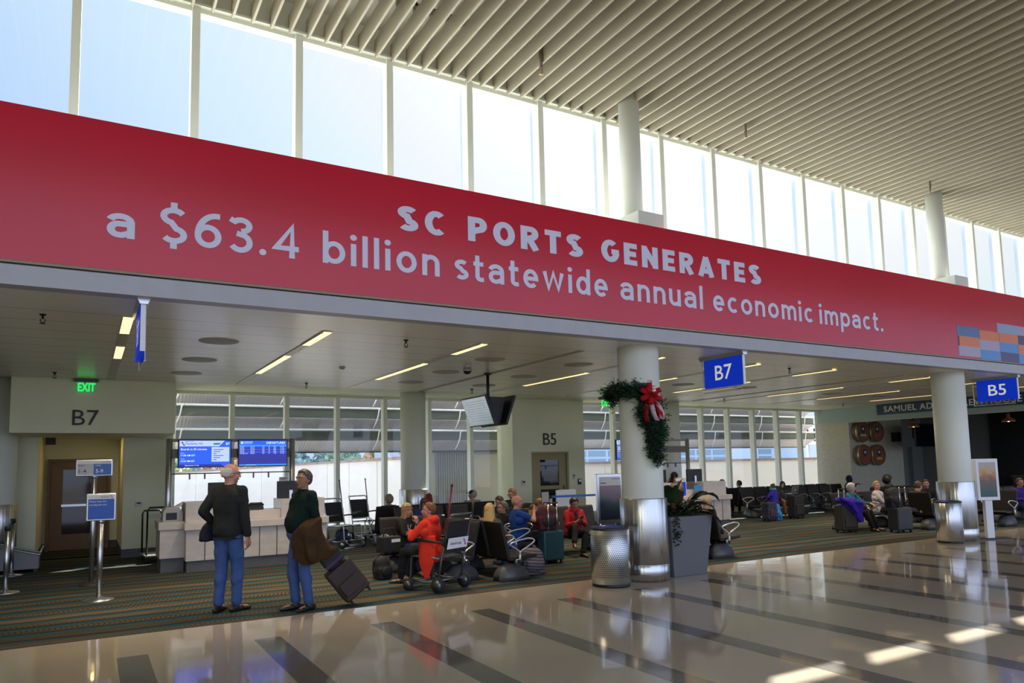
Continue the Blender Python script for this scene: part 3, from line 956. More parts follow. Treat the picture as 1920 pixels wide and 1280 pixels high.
# ================================================================== restaurant at the right end
m_teal = mat('teal_grey_paint', (0.36, 0.44, 0.40), 0.6)
m_navy = mat('navy_sign_board', (0.02, 0.05, 0.11), 0.5)
rs_ = MB()
rs_.bb(23.5, 23.65, 8.0, 17.55, 2.98, 3.62, 0)
rs_.bb(23.49, 23.50, 8.0, 17.55, 2.955, 2.985, 1)
struct('wall_right', rs_, [m_teal, mat('pale_trim', (.5, .5, .4), .5)])
bk_ = MB()
bk_.bb(23.53, 26.7, 16.32, 17.7, 0, 3.6)
struct('wall_brick', bk_, m_brick)
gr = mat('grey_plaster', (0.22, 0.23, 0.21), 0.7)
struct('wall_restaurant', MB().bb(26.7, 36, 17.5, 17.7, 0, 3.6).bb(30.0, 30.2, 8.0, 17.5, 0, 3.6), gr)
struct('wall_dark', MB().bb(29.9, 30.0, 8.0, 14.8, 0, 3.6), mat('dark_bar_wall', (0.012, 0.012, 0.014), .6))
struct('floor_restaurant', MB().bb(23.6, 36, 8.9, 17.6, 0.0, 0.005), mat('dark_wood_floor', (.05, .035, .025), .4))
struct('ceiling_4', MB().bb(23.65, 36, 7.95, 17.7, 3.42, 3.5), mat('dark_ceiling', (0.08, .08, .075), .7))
t = thing('shop_sign', 'long navy sign board with cream block letters over the restaurant opening', 'sign', (23.49, 15.16, 3.15))
MB().bb(-0.04, 0, -7.0, 0, 0, 0.35).build('board', m_navy, t, 0.004)
e = MB()
tm = text_mesh('SAMUEL ADAMS BREWHOUSE', 0.19, 4.25, bold=0.018, spacing=1.08)
merge(e, tm, (0, 0, 0), 0, lambda p: (-0.045, -0.26 - p[0], 0.085 + p[2]))
e.build('lettering', mat('cream_letters', (.82, .78, .66), .5), t)

m_hoop = mat('barrel_hoop', (.55, .52, .45), .3, .9)
m_oak = mat('oak_barrel', (.26, .12, .04), .5, var=.25, vscale=4, aniso=(12, 12, 1))
m_oakh = mat('barrel_head', (.20, .085, .03), .45, var=.3, vscale=3, aniso=(14, 1, 1))
m_shield = mat('navy_shield', (.02, .03, .07), .5); m_pale = mat('pale_print', (.62, .62, .6), .5)
for (x, z, pos, colr, cn) in ((24.0, 2.635, 'upper left', (.45, .42, .38), 'plain'), (24.83, 2.635, 'upper right', (.42, .06, .06), 'red'), (24.03, 1.80, 'lower left', (.45, .03, .04), 'bright red'), (24.85, 1.80, 'lower right', (.6, .38, .05), 'yellow')):
    t = thing('barrel_head', '%s barrel end on the brick wall with %s label strip' % (pos, cn), 'barrel', (x, 16.31, z), 0, 'barrel ends on the brick wall')
    q = [(0, 0), (.30, 0), (.345, .06), (.37, .16), (.36, .25), (.325, .25), (.32, .225), (0, .225)]
    mb = MB(); mb.lathe([(r_, zz) for r_, zz in q[:5]], seg=40)
    m2 = MB(); m2.add([(p[0], -p[2], p[1]) for p in mb.v], [tuple(reversed(f_)) for f_ in mb.f], 0, True); stv = m2; stv = m2.build('staves', m_oak, t)
    mb = MB(); mb.lathe([(.36, .25), (.325, .25), (.32, .225), (0, .225)], seg=40)
    m2 = MB(); m2.add([(p[0], -p[2], p[1]) for p in mb.v], [tuple(reversed(f_)) for f_ in mb.f], 0, False); m2.build('head', m_oakh, t)
    for d0, rr0 in ((.19, .373), (.04, .335)):
        mb = MB(); mb.lathe([(rr0, d0 - .03), (rr0 + .008, d0 - .03), (rr0 + .006, d0 + .03), (rr0 - .002, d0 + .03)], seg=40)
        m2 = MB(); m2.add([(p[0], -p[2], p[1]) for p in mb.v], [tuple(reversed(f_)) for f_ in mb.f], 0, True); m2.build('hoop', m_hoop, stv)
    sh = [(-.10, .20), (.10, .20), (.115, .12), (.09, .0), (0, -.06), (-.09, 0), (-.115, .12)]
    em_ = MB().prism(sh, -.232, -.226, 0, 'y').build('emblem', m_shield, t)
    MB().prism(arc(0, .1, .055, .05, 0, 360, 16)[:-1], -.236, -.232, 0, 'y').build('emblem_print', m_pale, em_)
    MB().bb(-.16, .16, -.236, -.226, -.17, -.09).build('label_strip', mat('strip_' + cn, colr, .5), t)

m_cop = mat('copper', (.75, .30, .14), .35, .7)
for n_, (x, y, z, lb) in enumerate(((24.6, 14.6, 2.72, 'copper pendant lamp nearest the brick wall'), (24.6, 11.6, 2.72, 'copper pendant lamp right of the far white column'), (24.6, 10.55, 2.66, 'copper pendant lamp at the right edge, beyond the B5 sign'))):
    t = thing('pendant_lamp', lb, 'lamp', (x, y, z), 0, 'copper pendant lamps in the restaurant')
    MB().lathe([(.19, 0), (.18, .03), (.13, .09), (.06, .12), (.05, .17), (.035, .2), (.03, .25), (0, .26)], seg=28).build('shade', m_cop, t)
    MB().tube([(0, 0, .25), (0, 0, 3.42 - z)], .006, 6).build('cord', dark, t)
    MB().ell((0, 0, .05), (.045, .045, .06)).build('bulb', mat('warm_bulb', (1, .8, .5), .4, emit=(1, .7, .35), estr=5), t)
t = thing('television', 'black wall television hanging in the restaurant right of the barrels', 'television', (26.30, 15.2, 2.47), R(6))
MB().bb(-.80, .80, -.03, .03, -.42, .42).build('bezel', dark, t, .01)
MB().bb(-.77, .77, -.034, -.03, -.39, .39).build('screen', mat('dark_screen', (.004, .004, .006), .08), t)
MB().bb(-.12, .12, .03, .4, -.1, .1).bb(-.05, .05, .35, .42, -.1, .98).build('wall_bracket', black_metal, t)
t = thing('wall_speaker', 'small black wall speaker left of the restaurant television', 'speaker', (26.1, 16.25, 2.45))
MB().bb(-.10, .10, -.2, .06, -.17, .17).build('cabinet', dark, t, .01)
MB().cyl((0, 0, 0), .02, .01, 12).build('lens', chrome, t, loc=(.05, -.22, .06))
t = thing('paper_dispenser', 'black wall dispenser on the grey wall inside the restaurant', 'dispenser', (27.6, 17.36, 1.25))
MB().bb(-.15, .15, -.1, .13, 0, .75).build('body', dark, t, .02)
t = thing('wall_notice', 'pale notice sheet beside the black dispenser in the restaurant', 'notice', (28.2, 17.48, 1.4))
MB().bb(-.17, .17, -.01, .015, 0, .55).build('sheet', m_pale, t)
t = thing('corner_guard', 'tall steel corner strip on the restaurant wall', 'corner guard', (29.0, 17.46, 0))
MB().bb(-.12, .12, -.05, .03, 0, 2.1).build('strip', steel, t)
# back bar
t = thing('bar_shelving', 'dark bar back with shelves inside the restaurant', 'shelf', (29.6, 12.2, 0))
MB().bb(-.2, .28, -2.4, 1.7, 0, .9).build('cabinet', mat('dark_walnut', (.03, .018, .012), .4), t)
MB().bb(-.25, .28, -2.45, 1.75, .9, .95).build('worktop', mat('bar_top', (.05, .055, .06), .3), t)
for z in (1.4, 1.85, 2.3): MB().bb(-.05, .28, -2.4, -1.2, z, z + .03).build('shelf', mat('shelf_wood', (.10, .05, .02), .5), t)
MB().bb(0.0, .28, -2.45, -2.38, .95, 2.75).bb(0.0, .28, -1.2, -1.13, .95, 2.75).build('upright', mat('shelf_wood', (.10, .05, .02), .5), t)
bot = [(.035, 0), (.036, .16), (.03, .19), (.012, .22), (.012, .28), (0, .28)]
for i, (y, z, c, nm) in enumerate(((10.0, 1.43, (.10, .05, .02), 'amber'), (10.2, 1.43, (.02, .07, .03), 'green'), (10.4, 1.43, (.25, .12, .03), 'honey'), (10.1, 1.88, (.3, .3, .32), 'clear'), (10.35, 1.88, (.15, .03, .03), 'dark red'), (11.5, .95, (.25, .5, .62), 'pale blue'))):
    t = thing('bottle', '%s bottle on the bar back in the dark restaurant' % nm, 'bottle', (29.6, y, z + .003), 0, 'bottles on the bar back')
    MB().lathe([(0, 0)] + bot, seg=14).build('glass', mat('bottle_' + nm.replace(' ', '_'), c, .15), t)
    MB().cyl((0, 0, .28), .014, .03, 10).build('cap', m_pale, t)
# ================================================================== ceiling fixtures
m_glow = mat('warm_light_diffuser', (1.0, 0.85, 0.55), 0.5, emit=(1.0, 0.68, 0.27), estr=1.7)
m_chan = mat('light_channel', (0.60, 0.57, 0.46), 0.4, 0.3)
LT = [(0.36, [(8.86, 9.9), (10.98, 12.1)]), (2.56, [(8.85, 9.9), (10.95, 13.1)]), (4.78, [(8.87, 9.86), (10.93, 13.24)]), (8.08, [(8.86, 9.86), (10.95, 13.23)]),
      (10.3, [(8.82, 9.85), (10.95, 13.2)]), (12.4, [(8.81, 9.79), (10.92, 13.27)]), (15.66, [(8.8, 9.79), (10.97, 13.21)]), (17.98, [(8.82, 9.8), (10.99, 13.42)]), (20.25, [(8.82, 9.8), (11.0, 13.3)])]
names = ['left of the left blue blade sign', 'between the gate B7 doorway and the counter', 'over the gate B7 counter', 'above the hanging television cluster', 'behind the wreathed column', 'behind the hanging B7 sign', 'left of the far white column', 'behind the far white column', 'in front of the restaurant fascia']
for (x, segs), nm in zip(LT, names):
    ch = MB(); ch.bb(x - .055, x + .055, 8.84, 14.96, 3.388, 3.401); tag(ch.build('ceiling_light_channel', m_chan), 'narrow metal light channel along the plank ceiling, %s' % nm, 'light track', 'light channels in the lounge ceiling')
    for i, (y0, y1) in enumerate(segs):
        t = thing('ceiling_light', '%s warm strip light %s' % (('short front', 'long rear')[i], nm), 'light', (x, (y0 + y1) / 2, 3.388), 0, 'strip lights in the lounge ceiling')
        h = (y1 - y0) / 2
        MB().bb(-.052, .052, -h, h, -.005, 0.0).build('diffuser', m_glow, t)
        al = bpy.data.lights.new('lamp', 'AREA'); al.shape = 'RECTANGLE'; al.size = .10; al.size_y = 2 * h; al.energy = 26 * h; al.spread = R(105); al.color = (1.0, .82, .55)
        ao = bpy.data.objects.new('lamp', al); COL.objects.link(ao); ao.parent = t; ao.location = (0, 0, -.012)
        MB().bb(-.056, -.052, -h, h, -.008, 0).build('side_rail', m_chan, t); MB().bb(.052, .056, -h, h, -.008, 0).build('side_rail', m_chan, t)

m_grille = mat('speaker_grille', (0.48, 0.455, 0.37), 0.6, var=0.2, vscale=120)
for i, (x, y, nm) in enumerate(((1.47, 10.08, 'nearest the red banner, left of the counter'), (1.46, 11.88, 'in the middle, left of the counter'), (1.46, 13.57, 'nearest the gate B7 doorway'), (5.58, 10.16, 'front one beside the television pole'), (5.58, 11.83, 'middle one beside the television pole'), (5.59, 13.5, 'rear one left of the television pole'), (7.3, 10.13, 'front one beside the wreathed column'), (7.27, 11.9, 'middle one right of the television pole'), (7.27, 13.52, 'rear one right of the television pole'), (11.4, 11.9, 'middle one behind the B7 blade sign'), (13.4, 11.9, 'left of the far white column'), (17.0, 12.2, 'near the restaurant, front'), (19.1, 12.2, 'near the restaurant, rear'))):
    t = thing('ceiling_speaker', 'round grey ceiling speaker grille, %s' % nm, 'speaker', (x, y, 3.40), 0, 'round ceiling speakers')
    MB().lathe([(0, 0), (.25, 0), (.25, -.006), (.235, -.01), (0, -.012)][::-1], seg=28).build('grille', m_grille, t)
m_brass = mat('brass', (.45, .33, .18), .35, .9)
for i, (x, y, nm) in enumerate(((-0.44, 9.1, 'above the far left, near the red banner'), (-0.49, 14.2, 'left of the green EXIT sign over gate B7'), (3.73, 14.36, 'over the departures screen'), (3.68, 9.04, 'between the strip lights by the banner'), (7.36, 14.26, 'right of the television cluster'), (11.39, 9.05, 'right of the B7 blade sign'), (15.13, 14.21, 'over the right-hand windows'), (20.4, 14.3, 'by the teal restaurant fascia'))):
    t = thing('sprinkler', 'small ceiling sprinkler head %s' % nm, 'sprinkler', (x, y, 3.40), 0, 'sprinklers in the lounge ceiling')
    MB().lathe([(.035, 0), (.03, -.012), (.012, -.016), (.012, -.05), (0, -.05)], seg=12).build('escutcheon', black_metal, t)
    MB().tube([(-.02, 0, -.05), (-.022, 0, -.075), (0, 0, -.095), (.022, 0, -.075), (.02, 0, -.05)], .005, 6).build('frame', black_metal, t)
    MB().cyl((0, 0, -.102), .03, .005, 12).build('deflector', black_metal, t)
for i, (x, y, nm) in enumerate(((5.25, 7.95, 'over the word PORTS'), (9.31, 8.0, 'over the upper shaft of the wreathed column'), (14.65, 8.0, 'near the far upper shaft'))):
    t = thing('pendent_sprinkler', 'brass sprinkler hanging from the slatted hall ceiling, %s' % nm, 'sprinkler', (x, y, 7.19), 0, 'sprinklers under the hall slats')
    MB().cyl((0, 0, -.08), .028, .5, 12).build('escutcheon', mat('aged_bronze', (.22, .17, .12), .45, .5), t)
    MB().tube([(-.016, 0, -.08), (-.022, 0, -.13), (0, 0, -.165), (.022, 0, -.13), (.016, 0, -.08)], .007, 6).build('frame', m_brass, t)
    MB().cyl((0, 0, -.175), .03, .006, 12).build('deflector', m_brass, t)
t = thing('security_camera', 'dark dome security camera under the ceiling left of the television cluster', 'camera', (5.64, 11.1, 3.40))
MB().lathe([(.075, 0), (.075, -.05), (.09, -.055), (.09, -.075), (0, -.075)], seg=24).build('housing', alu, t)
MB().ell((0, 0, -.072), (.075, .075, .06), seg=18).build('dome', darkglass, t)
t = thing('smoke_detector', 'small white smoke detector between the first two strip lights', 'smoke detector', (3.69, 11.9, 3.40))
MB().lathe([(.05, 0), (.05, -.02), (.03, -.035), (0, -.035)], seg=20).build('housing', m_grille, t)

# ================================================================== hanging signs
m_blue = mat('sign_blue', (0.003, 0.022, 0.40), 0.5, emit=(0.002, 0.035, 0.55), estr=0.40, spec=.2)
m_acr = glass('acrylic_edge', (0.90, 0.89, 0.84), 0.35)
m_wl = mat('sign_white', (0.85, 0.83, 0.75), 0.5, emit=(1, 1, .9), estr=0.25)
for i, (x, s, lb) in enumerate(((0.45, 'B7', 'blue blade sign at the left end, seen edge-on beside a strip light'), (8.87, 'B7', 'blue hanging B7 sign right of the wreathed column'), (17.25, 'B5', 'blue hanging B5 sign in front of the restaurant'))):
    t = thing('gate_sign', lb, 'sign', (x, 8.30, 3.40), 0, 'blue hanging gate signs')
    MB().prism([(-.06, 0), (.06, 0), (.035, -.055), (-.035, -.055)], -.44, .50, 0, 'y').build('mounting_rail', alu, t)
    pn_ = MB().bb(-.022, .018, -.40, .42, -.52, -.05).build('panel', m_blue, t)
    MB().bb(.022, .034, -.32, .52, -.60, -.05).build('acrylic_backing', m_acr, t)
    MB().bb(-.024, .022, -.412, -.40, -.52, -.05).build('edge_strip', m_letter, t)
    MB().bb(.020, .036, .515, .525, -.605, -.05).bb(.020, .036, -.32, .515, -.605, -.597).build('acrylic_rim', m_letter, t)
    e = MB(); merge(e, text_mesh(s, .235, .36, bold=.008), (0, 0, 0), 0, lambda p: (-.0245, .18 - p[0], -.40 + p[2]))
    e.build('lettering', m_wl, pn_)

# exit signs
m_green = mat('exit_green', (0.0, 0.6, 0.1), .5, emit=(0.0, 0.85, 0.10), estr=1.3)
for (x, y, lb) in ((-0.03, 14.98, 'green EXIT sign hanging in front of the B7 lettering box'), (11.62, 14.98, 'green EXIT sign hanging left of the wreathed column')):
    t = thing('exit_sign', lb, 'exit sign', (x, y, 3.40), 0, 'green exit signs')
    MB().bb(-.19, .19, -.05, .05, -.055, 0).build('housing', base_grey, t)
    xp_ = MB().bb(-.165, .165, -.008, .008, -.245, -.055).build('panel', m_acr, t)
    e = MB(); merge(e, text_mesh('EXIT', .145, .27, bold=.02), (-.13, -.011, -.225)); e.build('lettering', m_green, xp_)

# hanging television cluster
t = thing('hanging_screen_cluster', 'pair of tilted televisions back to back on a black ceiling pole', 'television', (6.39, 11.74, 0))
MB().cyl((0, 0, 2.78), .028, .62, 16).cyl((0, 0, 3.37), .07, .03, 20).build('pole', dark, t)
m_scr1 = mat('pale_screen', (.1, .12, .14), .15, emit=(.30, .38, .44), estr=.42)
for sgn, nm, mm in ((-1, 'screen', m_scr1), (1, 'screen', mat('dark_screen', (.004, .004, .006), .08))):
    n_ = Vector((sgn * .93, 0, -.34)).normalized(); u_ = Vector((0, 1, 0)); v_ = n_.cross(u_) * (-sgn if sgn < 0 else -1)
    if v_.z < 0: v_ = -v_
    c_ = Vector((sgn * .205, 0, 2.69))
    rot = Matrix((u_, v_, n_)).transposed()
    pb = MB().box(c_, (.96, .56, .05), 0, rot).build('television_case', dark, t, .008)
    MB().box(c_ + n_ * .027, (.92, .51, .004), 0, rot).build('display', mm, t)
    if sgn < 0:
        e = MB()
        for q in range(9): e.box(c_ + n_ * .031 + v_ * (.19 - .045 * q) - u_ * .0, (.78 - .05 * (q % 3), .012, .001), 0, rot)
        e.build('screen_text', mat('screen_text_grey', (.2, .25, .3), .4, emit=(.24, .31, .36), estr=.42), t)
MB().prism([(-.17, 2.93), (.17, 2.93), (.06, 2.45), (-.06, 2.45)], -.34, .34, 0, 'y').build('mounting_box', dark, t)

# wall devices
for (nm, x, y, z, sx_, sz_, m_, lb, cat) in (('thermostat', 0.96, 16.84, 1.07, .13, .09, m_pale, 'small pale thermostat on the cream wall right of the gate B7 doorway', 'thermostat'),
        ('card_reader', 0.58, 19.46, 1.10, .09, .12, dark, 'black card reader beside the brown boarding door', 'card reader'),
        ('card_reader', 12.05, 16.84, 1.20, .10, .16, dark, 'black card reader on the cream wall right of the B5 door', 'card reader'),
        ('wall_switch', 11.86, 16.84, 1.35, .06, .14, m_pale, 'pale wall switch right of the B5 door', 'switch'),
        ('thermostat', 10.2, 16.84, 1.22, .12, .14, m_pale, 'pale thermostat on the wall left of the B5 door', 'thermostat')):
    t = thing(nm, lb, cat, (x, y, z))
    MB().bb(-sx_ / 2, sx_ / 2, -.03, .01, -sz_ / 2, sz_ / 2).build('housing', m_, t, .006)
    MB().bb(-sx_ * .3, sx_ * .3, -.033, -.03, 0, sz_ * .35).build('display', alu if m_ is dark else dark, t)
t = thing('alarm_speaker', 'dark wall speaker under the doorway ceiling left of the boarding door', 'speaker', (-.66, 18.6, 2.38))
MB().bb(-.1, .08, -.1, .1, -.03, .12).build('housing', dark, t)

# ================================================================== gate counters
m_stone = mat('pale_veined_counter_panel', (0.52, 0.48, 0.46), 0.35, var=0.10, vscale=3.5, aniso=(1, 1, 3))
m_ledge = mat('counter_ledge_stone', (0.56, 0.50, 0.45), 0.3, var=0.07, vscale=3)
m_scr = mat('display_blue', (.0, .02, .3), .2, emit=(.006, .09, .80), estr=.9)
m_scr_l = mat('display_white', (.3, .35, .4), .2, emit=(.40, .52, .90), estr=.9)
m_scr_d = mat('display_navy', (.0, .005, .1), .2, emit=(.012, .014, .26), estr=.9)
m_scr_m = mat('display_sky', (.0, .1, .3), .2, emit=(.03, .26, .85), estr=.9)
m_scr_t = mat('display_text', (.5, .6, .7), .2, emit=(.62, .74, .98), estr=.9)
m_red = mat('logo_red', (.55, .02, .05), .4, emit=(.7, .03, .06), estr=.25)
m_lblue = mat('logo_blue', (.03, .15, .5), .4, emit=(.03, .2, .7), estr=.25)


def flight_mark(mb, x, y, z, s, k0, k1):
    """small slanted tail mark in two colours in the XZ plane"""
    mb.prism([(x, z + s), (x + .35 * s, z + s), (x + .62 * s, z + .52 * s), (x + .30 * s, z + .45 * s)], y - .002, y, k0, 'y')
    mb.prism([(x + .38 * s, z + .40 * s), (x + .68 * s, z + .46 * s), (x + .95 * s, z), (x + .62 * s, z)], y - .002, y, k1, 'y')


def screen_unit(x, y, z0, z1, kind, lb):
    wd = .92; h = z1 - z0
    t = thing('information_screen', lb, 'screen', (x, y, z0))
    MB().bb(0, wd, -.03, .03, 0, h).build('bezel', dark, t, .006)
    yy = -.032
    pan = MB().bb(.018, wd - .018, yy, -.03, .018, h - .018).build('display', {'gate': m_scr, 'dep': m_scr_d, 'ad': mat('display_slate', (.05, .08, .2), .2, emit=(.10, .16, .50), estr=.8)}[kind], t)
    g = MB()
    def put(s, x_, z_, hh, mi=1, wd_=None, al='LEFT'):
        merge(g, text_mesh(s, hh, wd_, bold=.01, align=al), (x_, yy - .003, z_), mi)
    if kind == 'gate':
        g.prism([(.02, h - .02), (.80, h - .02), (.70, h - .125), (.02, h - .125)], yy - .001, yy, 0, 'y')
        put('Charlotte, NC', .115, h - .092, .036, 3); put('Flight AA 5158', .115, h - .042, .016, 3)
        g.prism([(.60, h - .065), (.735, h - .065), (.70, h - .095), (.60, h - .095)], yy - .003, yy - .001, 5, 'y')
        put('B7', .82, h - .10, .045); put('Boards in 50 minutes', .045, h - .195, .036)
        put('Boards', .045, h - .255, .014); put('11:08 AM EST', .045, h - .305, .03); put('Arrives', .045, h - .36, .014); put('12:23 PM EST', .045, h - .41, .03)
        g.bb(.57, .88, yy - .001, yy, .105, h - .14, 2)
        for k in range(6): g.bb(.60, .66 + .06 * ((k * 7) % 3), yy - .003, yy - .001, .135 + k * .037, .147 + k * .037, 3)
        g.prism([(.02, .02), (.78, .02), (.73, .06), (.02, .06)], yy - .001, yy, 3, 'y'); put('Flight duration 1h 15m', .115, .032, .018)
        flight_mark(g, .045, yy - .002, h - .115, .075, 4, 6)
    elif kind == 'dep':
        g.bb(.02, .90, yy - .001, yy, h - .10, h - .02, 7); put('DEPARTURES', .87, h - .082, .042, 1, None, 'RIGHT')
        g.bb(.045, .09, yy - .002, yy, h - .085, h - .035, 2); put('CHARLESTON', .10, h - .055, .018); put('INTERNATIONAL', .10, h - .078, .014)
        g.bb(.02, .90, yy - .001, yy, h - .125, h - .10, 8)
        for k in range(6):
            if k % 2 == 0: g.bb(.02, .90, yy - .001, yy, h - .15 - .0255 * k, h - .1255 - .0255 * k, 7)
            for (xx, s) in ((.03, ('Charlotte', 'Charlotte', 'Charlotte', 'Charlotte', 'Charlotte', 'Washington-DCA')[k]), (.22, 'American'), (.44, '515%d' % k), (.56, 'B7'), (.65, '%d:25A' % (6 + k)), (.78, 'On Time')):
                put(s, xx, h - .145 - .0255 * k, .014)
        g.bb(.02, .90, yy - .001, yy, .02, .045, 8); put('Welcome to the airport', .15, .026, .012)
    else:
        g.bb(.02, .90, yy - .001, yy, h - .12, h - .02, 2); flight_mark(g, .05, yy - .002, h - .105, .07, 4, 6)
        g.bb(.02, .90, yy - .001, yy, .02, .07, 7)
        put('PREFERRED', .05, h - .21, .026); put('MEMBER', .05, h - .255, .026); put('Enjoy the journey', .05, h - .30, .014)
        g.prism([(.62, .40), (.90, .42), (.90, .10), (.70, .12)], yy - .002, yy, 2, 'y'); g.prism([(.68, .36), (.86, .36), (.84, .27), (.70, .26)], yy - .003, yy - .001, 6, 'y')
    g.build('graphics', [m_scr_l, m_scr_t, m_scr_l, m_scr_d, m_lblue, m_green if kind == 'x' else mat('display_green', (.0, .1, .05), .3, emit=(.01, .18, .10), estr=.8), m_red, m_scr, m_scr_m], pan)


def counter(ox, nm, screens):
    c = thing('gate_counter', 'pale stone gate counter with raised ends and grey plinth, %s' % nm, 'counter', (ox + 1.5, 13.5, 0))
    B = MB
    B().bb(0.02, 2.38, .06, .75, 0, .19).build('plinth', base_grey, c)
    B().bb(0, 2.40, .03, .8, .19, .71).build('front_panel', m_stone, c, .004)
    gr_ = B()
    for k in range(1, 8): gr_.bb(.3 * k - .006, .3 * k + .006, .024, .031, .19, .71)
    gr_.build('panel_groove', dark, c)
    B().bb(-.03, 2.43, -.02, .35, .71, .83).build('ledge', m_ledge, c, .006)
    B().bb(0, .78, .16, .8, .83, 1.17).build('raised_block', m_stone, c, .005); B().bb(1.60, 2.40, .16, .8, .83, 1.17).build('raised_block', m_stone, c, .005)
    B().bb(.78, 1.60, .20, .8, .83, .985).build('low_back', m_ledge, c, .005)
    if ox < 1:
        B().bb(-.36, .0, .30, .95, 0, .24).build('side_plinth', base_grey, c)
        B().bb(-.385, .0, .25, 1.0, .24, .72).build('side_cabinet', m_stone, c, .004)
        B().bb(-.41, .0, .23, 1.0, .72, .855).build('side_top', m_ledge, c, .005)
    # screen frame
    fr = thing('screen_frame', 'brushed metal screen frame standing behind the counter, %s' % nm, 'frame', (ox + 1.24, 14.62, 0))
    for x in (.07, 2.28): MB().cyl((x, 0, 0), .055, 2.31, 20).build('post', alu, fr)
    MB().bb(.07, 2.28, -.02, .02, 2.25, 2.31).build('top_rail', mat('tinted_frame_panel', (.28, .25, .2), .4), fr)
    MB().bb(.07, 2.28, -.012, .012, 1.95, 2.12).build('mounting_bar', mat('bronze_bar', (.16, .14, .10), .4), fr)
    MB().bb(.07, 2.28, -.01, .01, 1.655, 1.675).build('lower_rail', black_metal, fr)
    MB().bb(.12, 2.23, -.004, .004, 1.0, 1.65).build('glass_screen', clear, fr)
    hk = MB()
    for x in (.42, .68, 1.55, 1.83): MB().bb(x - .012, x + .012, -.03, .01, 1.56, 1.655).build('hook', mat('bronze_bar', (.16, .14, .10), .4), fr)
    for (dx, kind, lb) in screens:
        screen_unit(ox + dx, 14.55, 1.775, 2.29, kind, lb)
    return c


counter(0.0, 'in front of the left-hand windows', [(1.45, 'gate', 'blue gate screen with a Charlotte flight, left one over the counter'), (2.49, 'dep', 'dark blue departures board, right one over the counter')])
counter(10.55, 'right of the wreathed column', [(11.56 - 10.55, 'ad', 'bluish advertising screen left of the wreathed column')])


def monitor(x, y, z, rz, lb):
    t = thing('computer_monitor', lb, 'monitor', (x, y, z), rz, 'monitors on the gate counters')
    MB().bb(-.25, .25, -.02, .025, .05, .37).build('case', dark, t, .01)
    MB().bb(-.235, .235, -.024, -.02, .07, .355).build('panel', mat('dark_screen', (.004, .004, .006), .08), t)
    MB().bb(-.03, .03, .02, .06, 0.01, .2).bb(-.1, .1, -.06, .12, 0, .012).build('stand', alu, t)


monitor(2.14, 14.0, 1.17 - .04, R(180 + 8), 'black monitor on the left raised block of the gate B7 counter')
monitor(3.35, 14.0, 1.17 - .05, R(180 - 6), 'black monitor on the right raised block behind the man with the brown coat')
monitor(12.45, 14.0, 1.13, R(180), 'black monitor beside the gate agent at the far counter')
monitor(13.62, 13.95, 1.13, R(176), 'tilted black monitor on the right raised block of the far counter')
t = thing('ticket_printer', 'beige ticket printer on the low end of the left counter', 'printer', (1.32, 13.95, .855))
MB().prism([(-.16, 0), (.16, 0), (.16, .14), (.10, .24), (-.12, .24), (-.16, .16)], -.14, .14, 0, 'y').build('body', mat('putty_plastic', (.42, .40, .37), .5), t, .01)
MB().bb(-.11, .06, -.145, -.13, .03, .15).build('paper_slot', dark, t)
MB().prism([(.02, .24), (.12, .24), (.16, .30), (.14, .31)], -.1, .1, 0, 'y').build('lid', m_pale, t)
t = thing('desk_telephone', 'black desk telephone on the low middle part of the left counter', 'telephone', (2.72, 13.98, .985))
MB().prism([(-.1, 0), (.1, 0), (.1, .09), (-.1, .05)], -.12, .12, 0, 'x').build('base', dark, t, .01)
MB().tube([(-.13, 0, .07), (-.1, 0, .11), (.1, 0, .11), (.13, 0, .07)], .022, 10).build('handset', dark, t)
t = thing('paper_notice', 'white notice sheet taped to the glass screen beside the departures board', 'notice', (3.36, 14.60, 1.46))
MB().bb(-.09, .09, -.004, .002, -.13, .10).build('sheet', m_pale, t)
e = MB()
for k in range(5): e.bb(-.06, .05 - .02 * (k % 2), -.006, -.004, -.09 + .035 * k, -.082 + .035 * k)
e.bb(-.07, .07, -.006, -.004, .07, .09); e.build('printed_lines', mat('print_grey', (.2, .2, .22), .6), t)
t = thing('boarding_sign', 'small blue and white sign standing on the far counter next to a monitor', 'sign', (12.84, 13.62, .83))
MB().bb(-.17, .17, -.012, .012, 0, .46).build('board', m_pale, t)
MB().bb(-.145, .145, -.015, -.012, .02, .36).build('printed_face', m_blue, t)
t = thing('counter_placard', 'light blue square placard leaning on the right block of the far counter', 'sign', (13.42, 13.62, .83))
MB().bb(-.14, .14, -.006, .006, 0, .26).build('board', mat('light_blue_card', (.05, .3, .6), .5), t)
flight = MB(); flight_mark(flight, .02, -.006, .10, .1, 0, 1); flight.build('tail_mark', [m_lblue, m_red], t)

# ================================================================== signs and posts by the doorway
m_bag = mat('dark_cast_base', (.03, .03, .03), .5)


def post_sign(x, y, zb0, zb1, wd, hbase, lb, nm, dk, fn):
    t = thing('sign_stand', lb, 'sign', (x, y, 0), R(-3))
    MB().lathe([(0, 0), (.19, 0), (.185, .012), (.08, .03), (.045, .05), (0, .05)], seg=32).build('base', m_bag if dk else alu, t)
    MB().cyl((0, 0, .03), .034, zb0 - .02, 20).cyl((0, 0, zb0 - .03), .042, .04, 20).build('pole', alu, t)
    MB().bb(-wd / 2, wd / 2, -.045, -.015, zb0, zb1).build('frame', alu, t, .012)
    fn(t, -wd / 2 + .018, wd / 2 - .018, zb0 + .018, zb1 - .018, -.047)
    return t


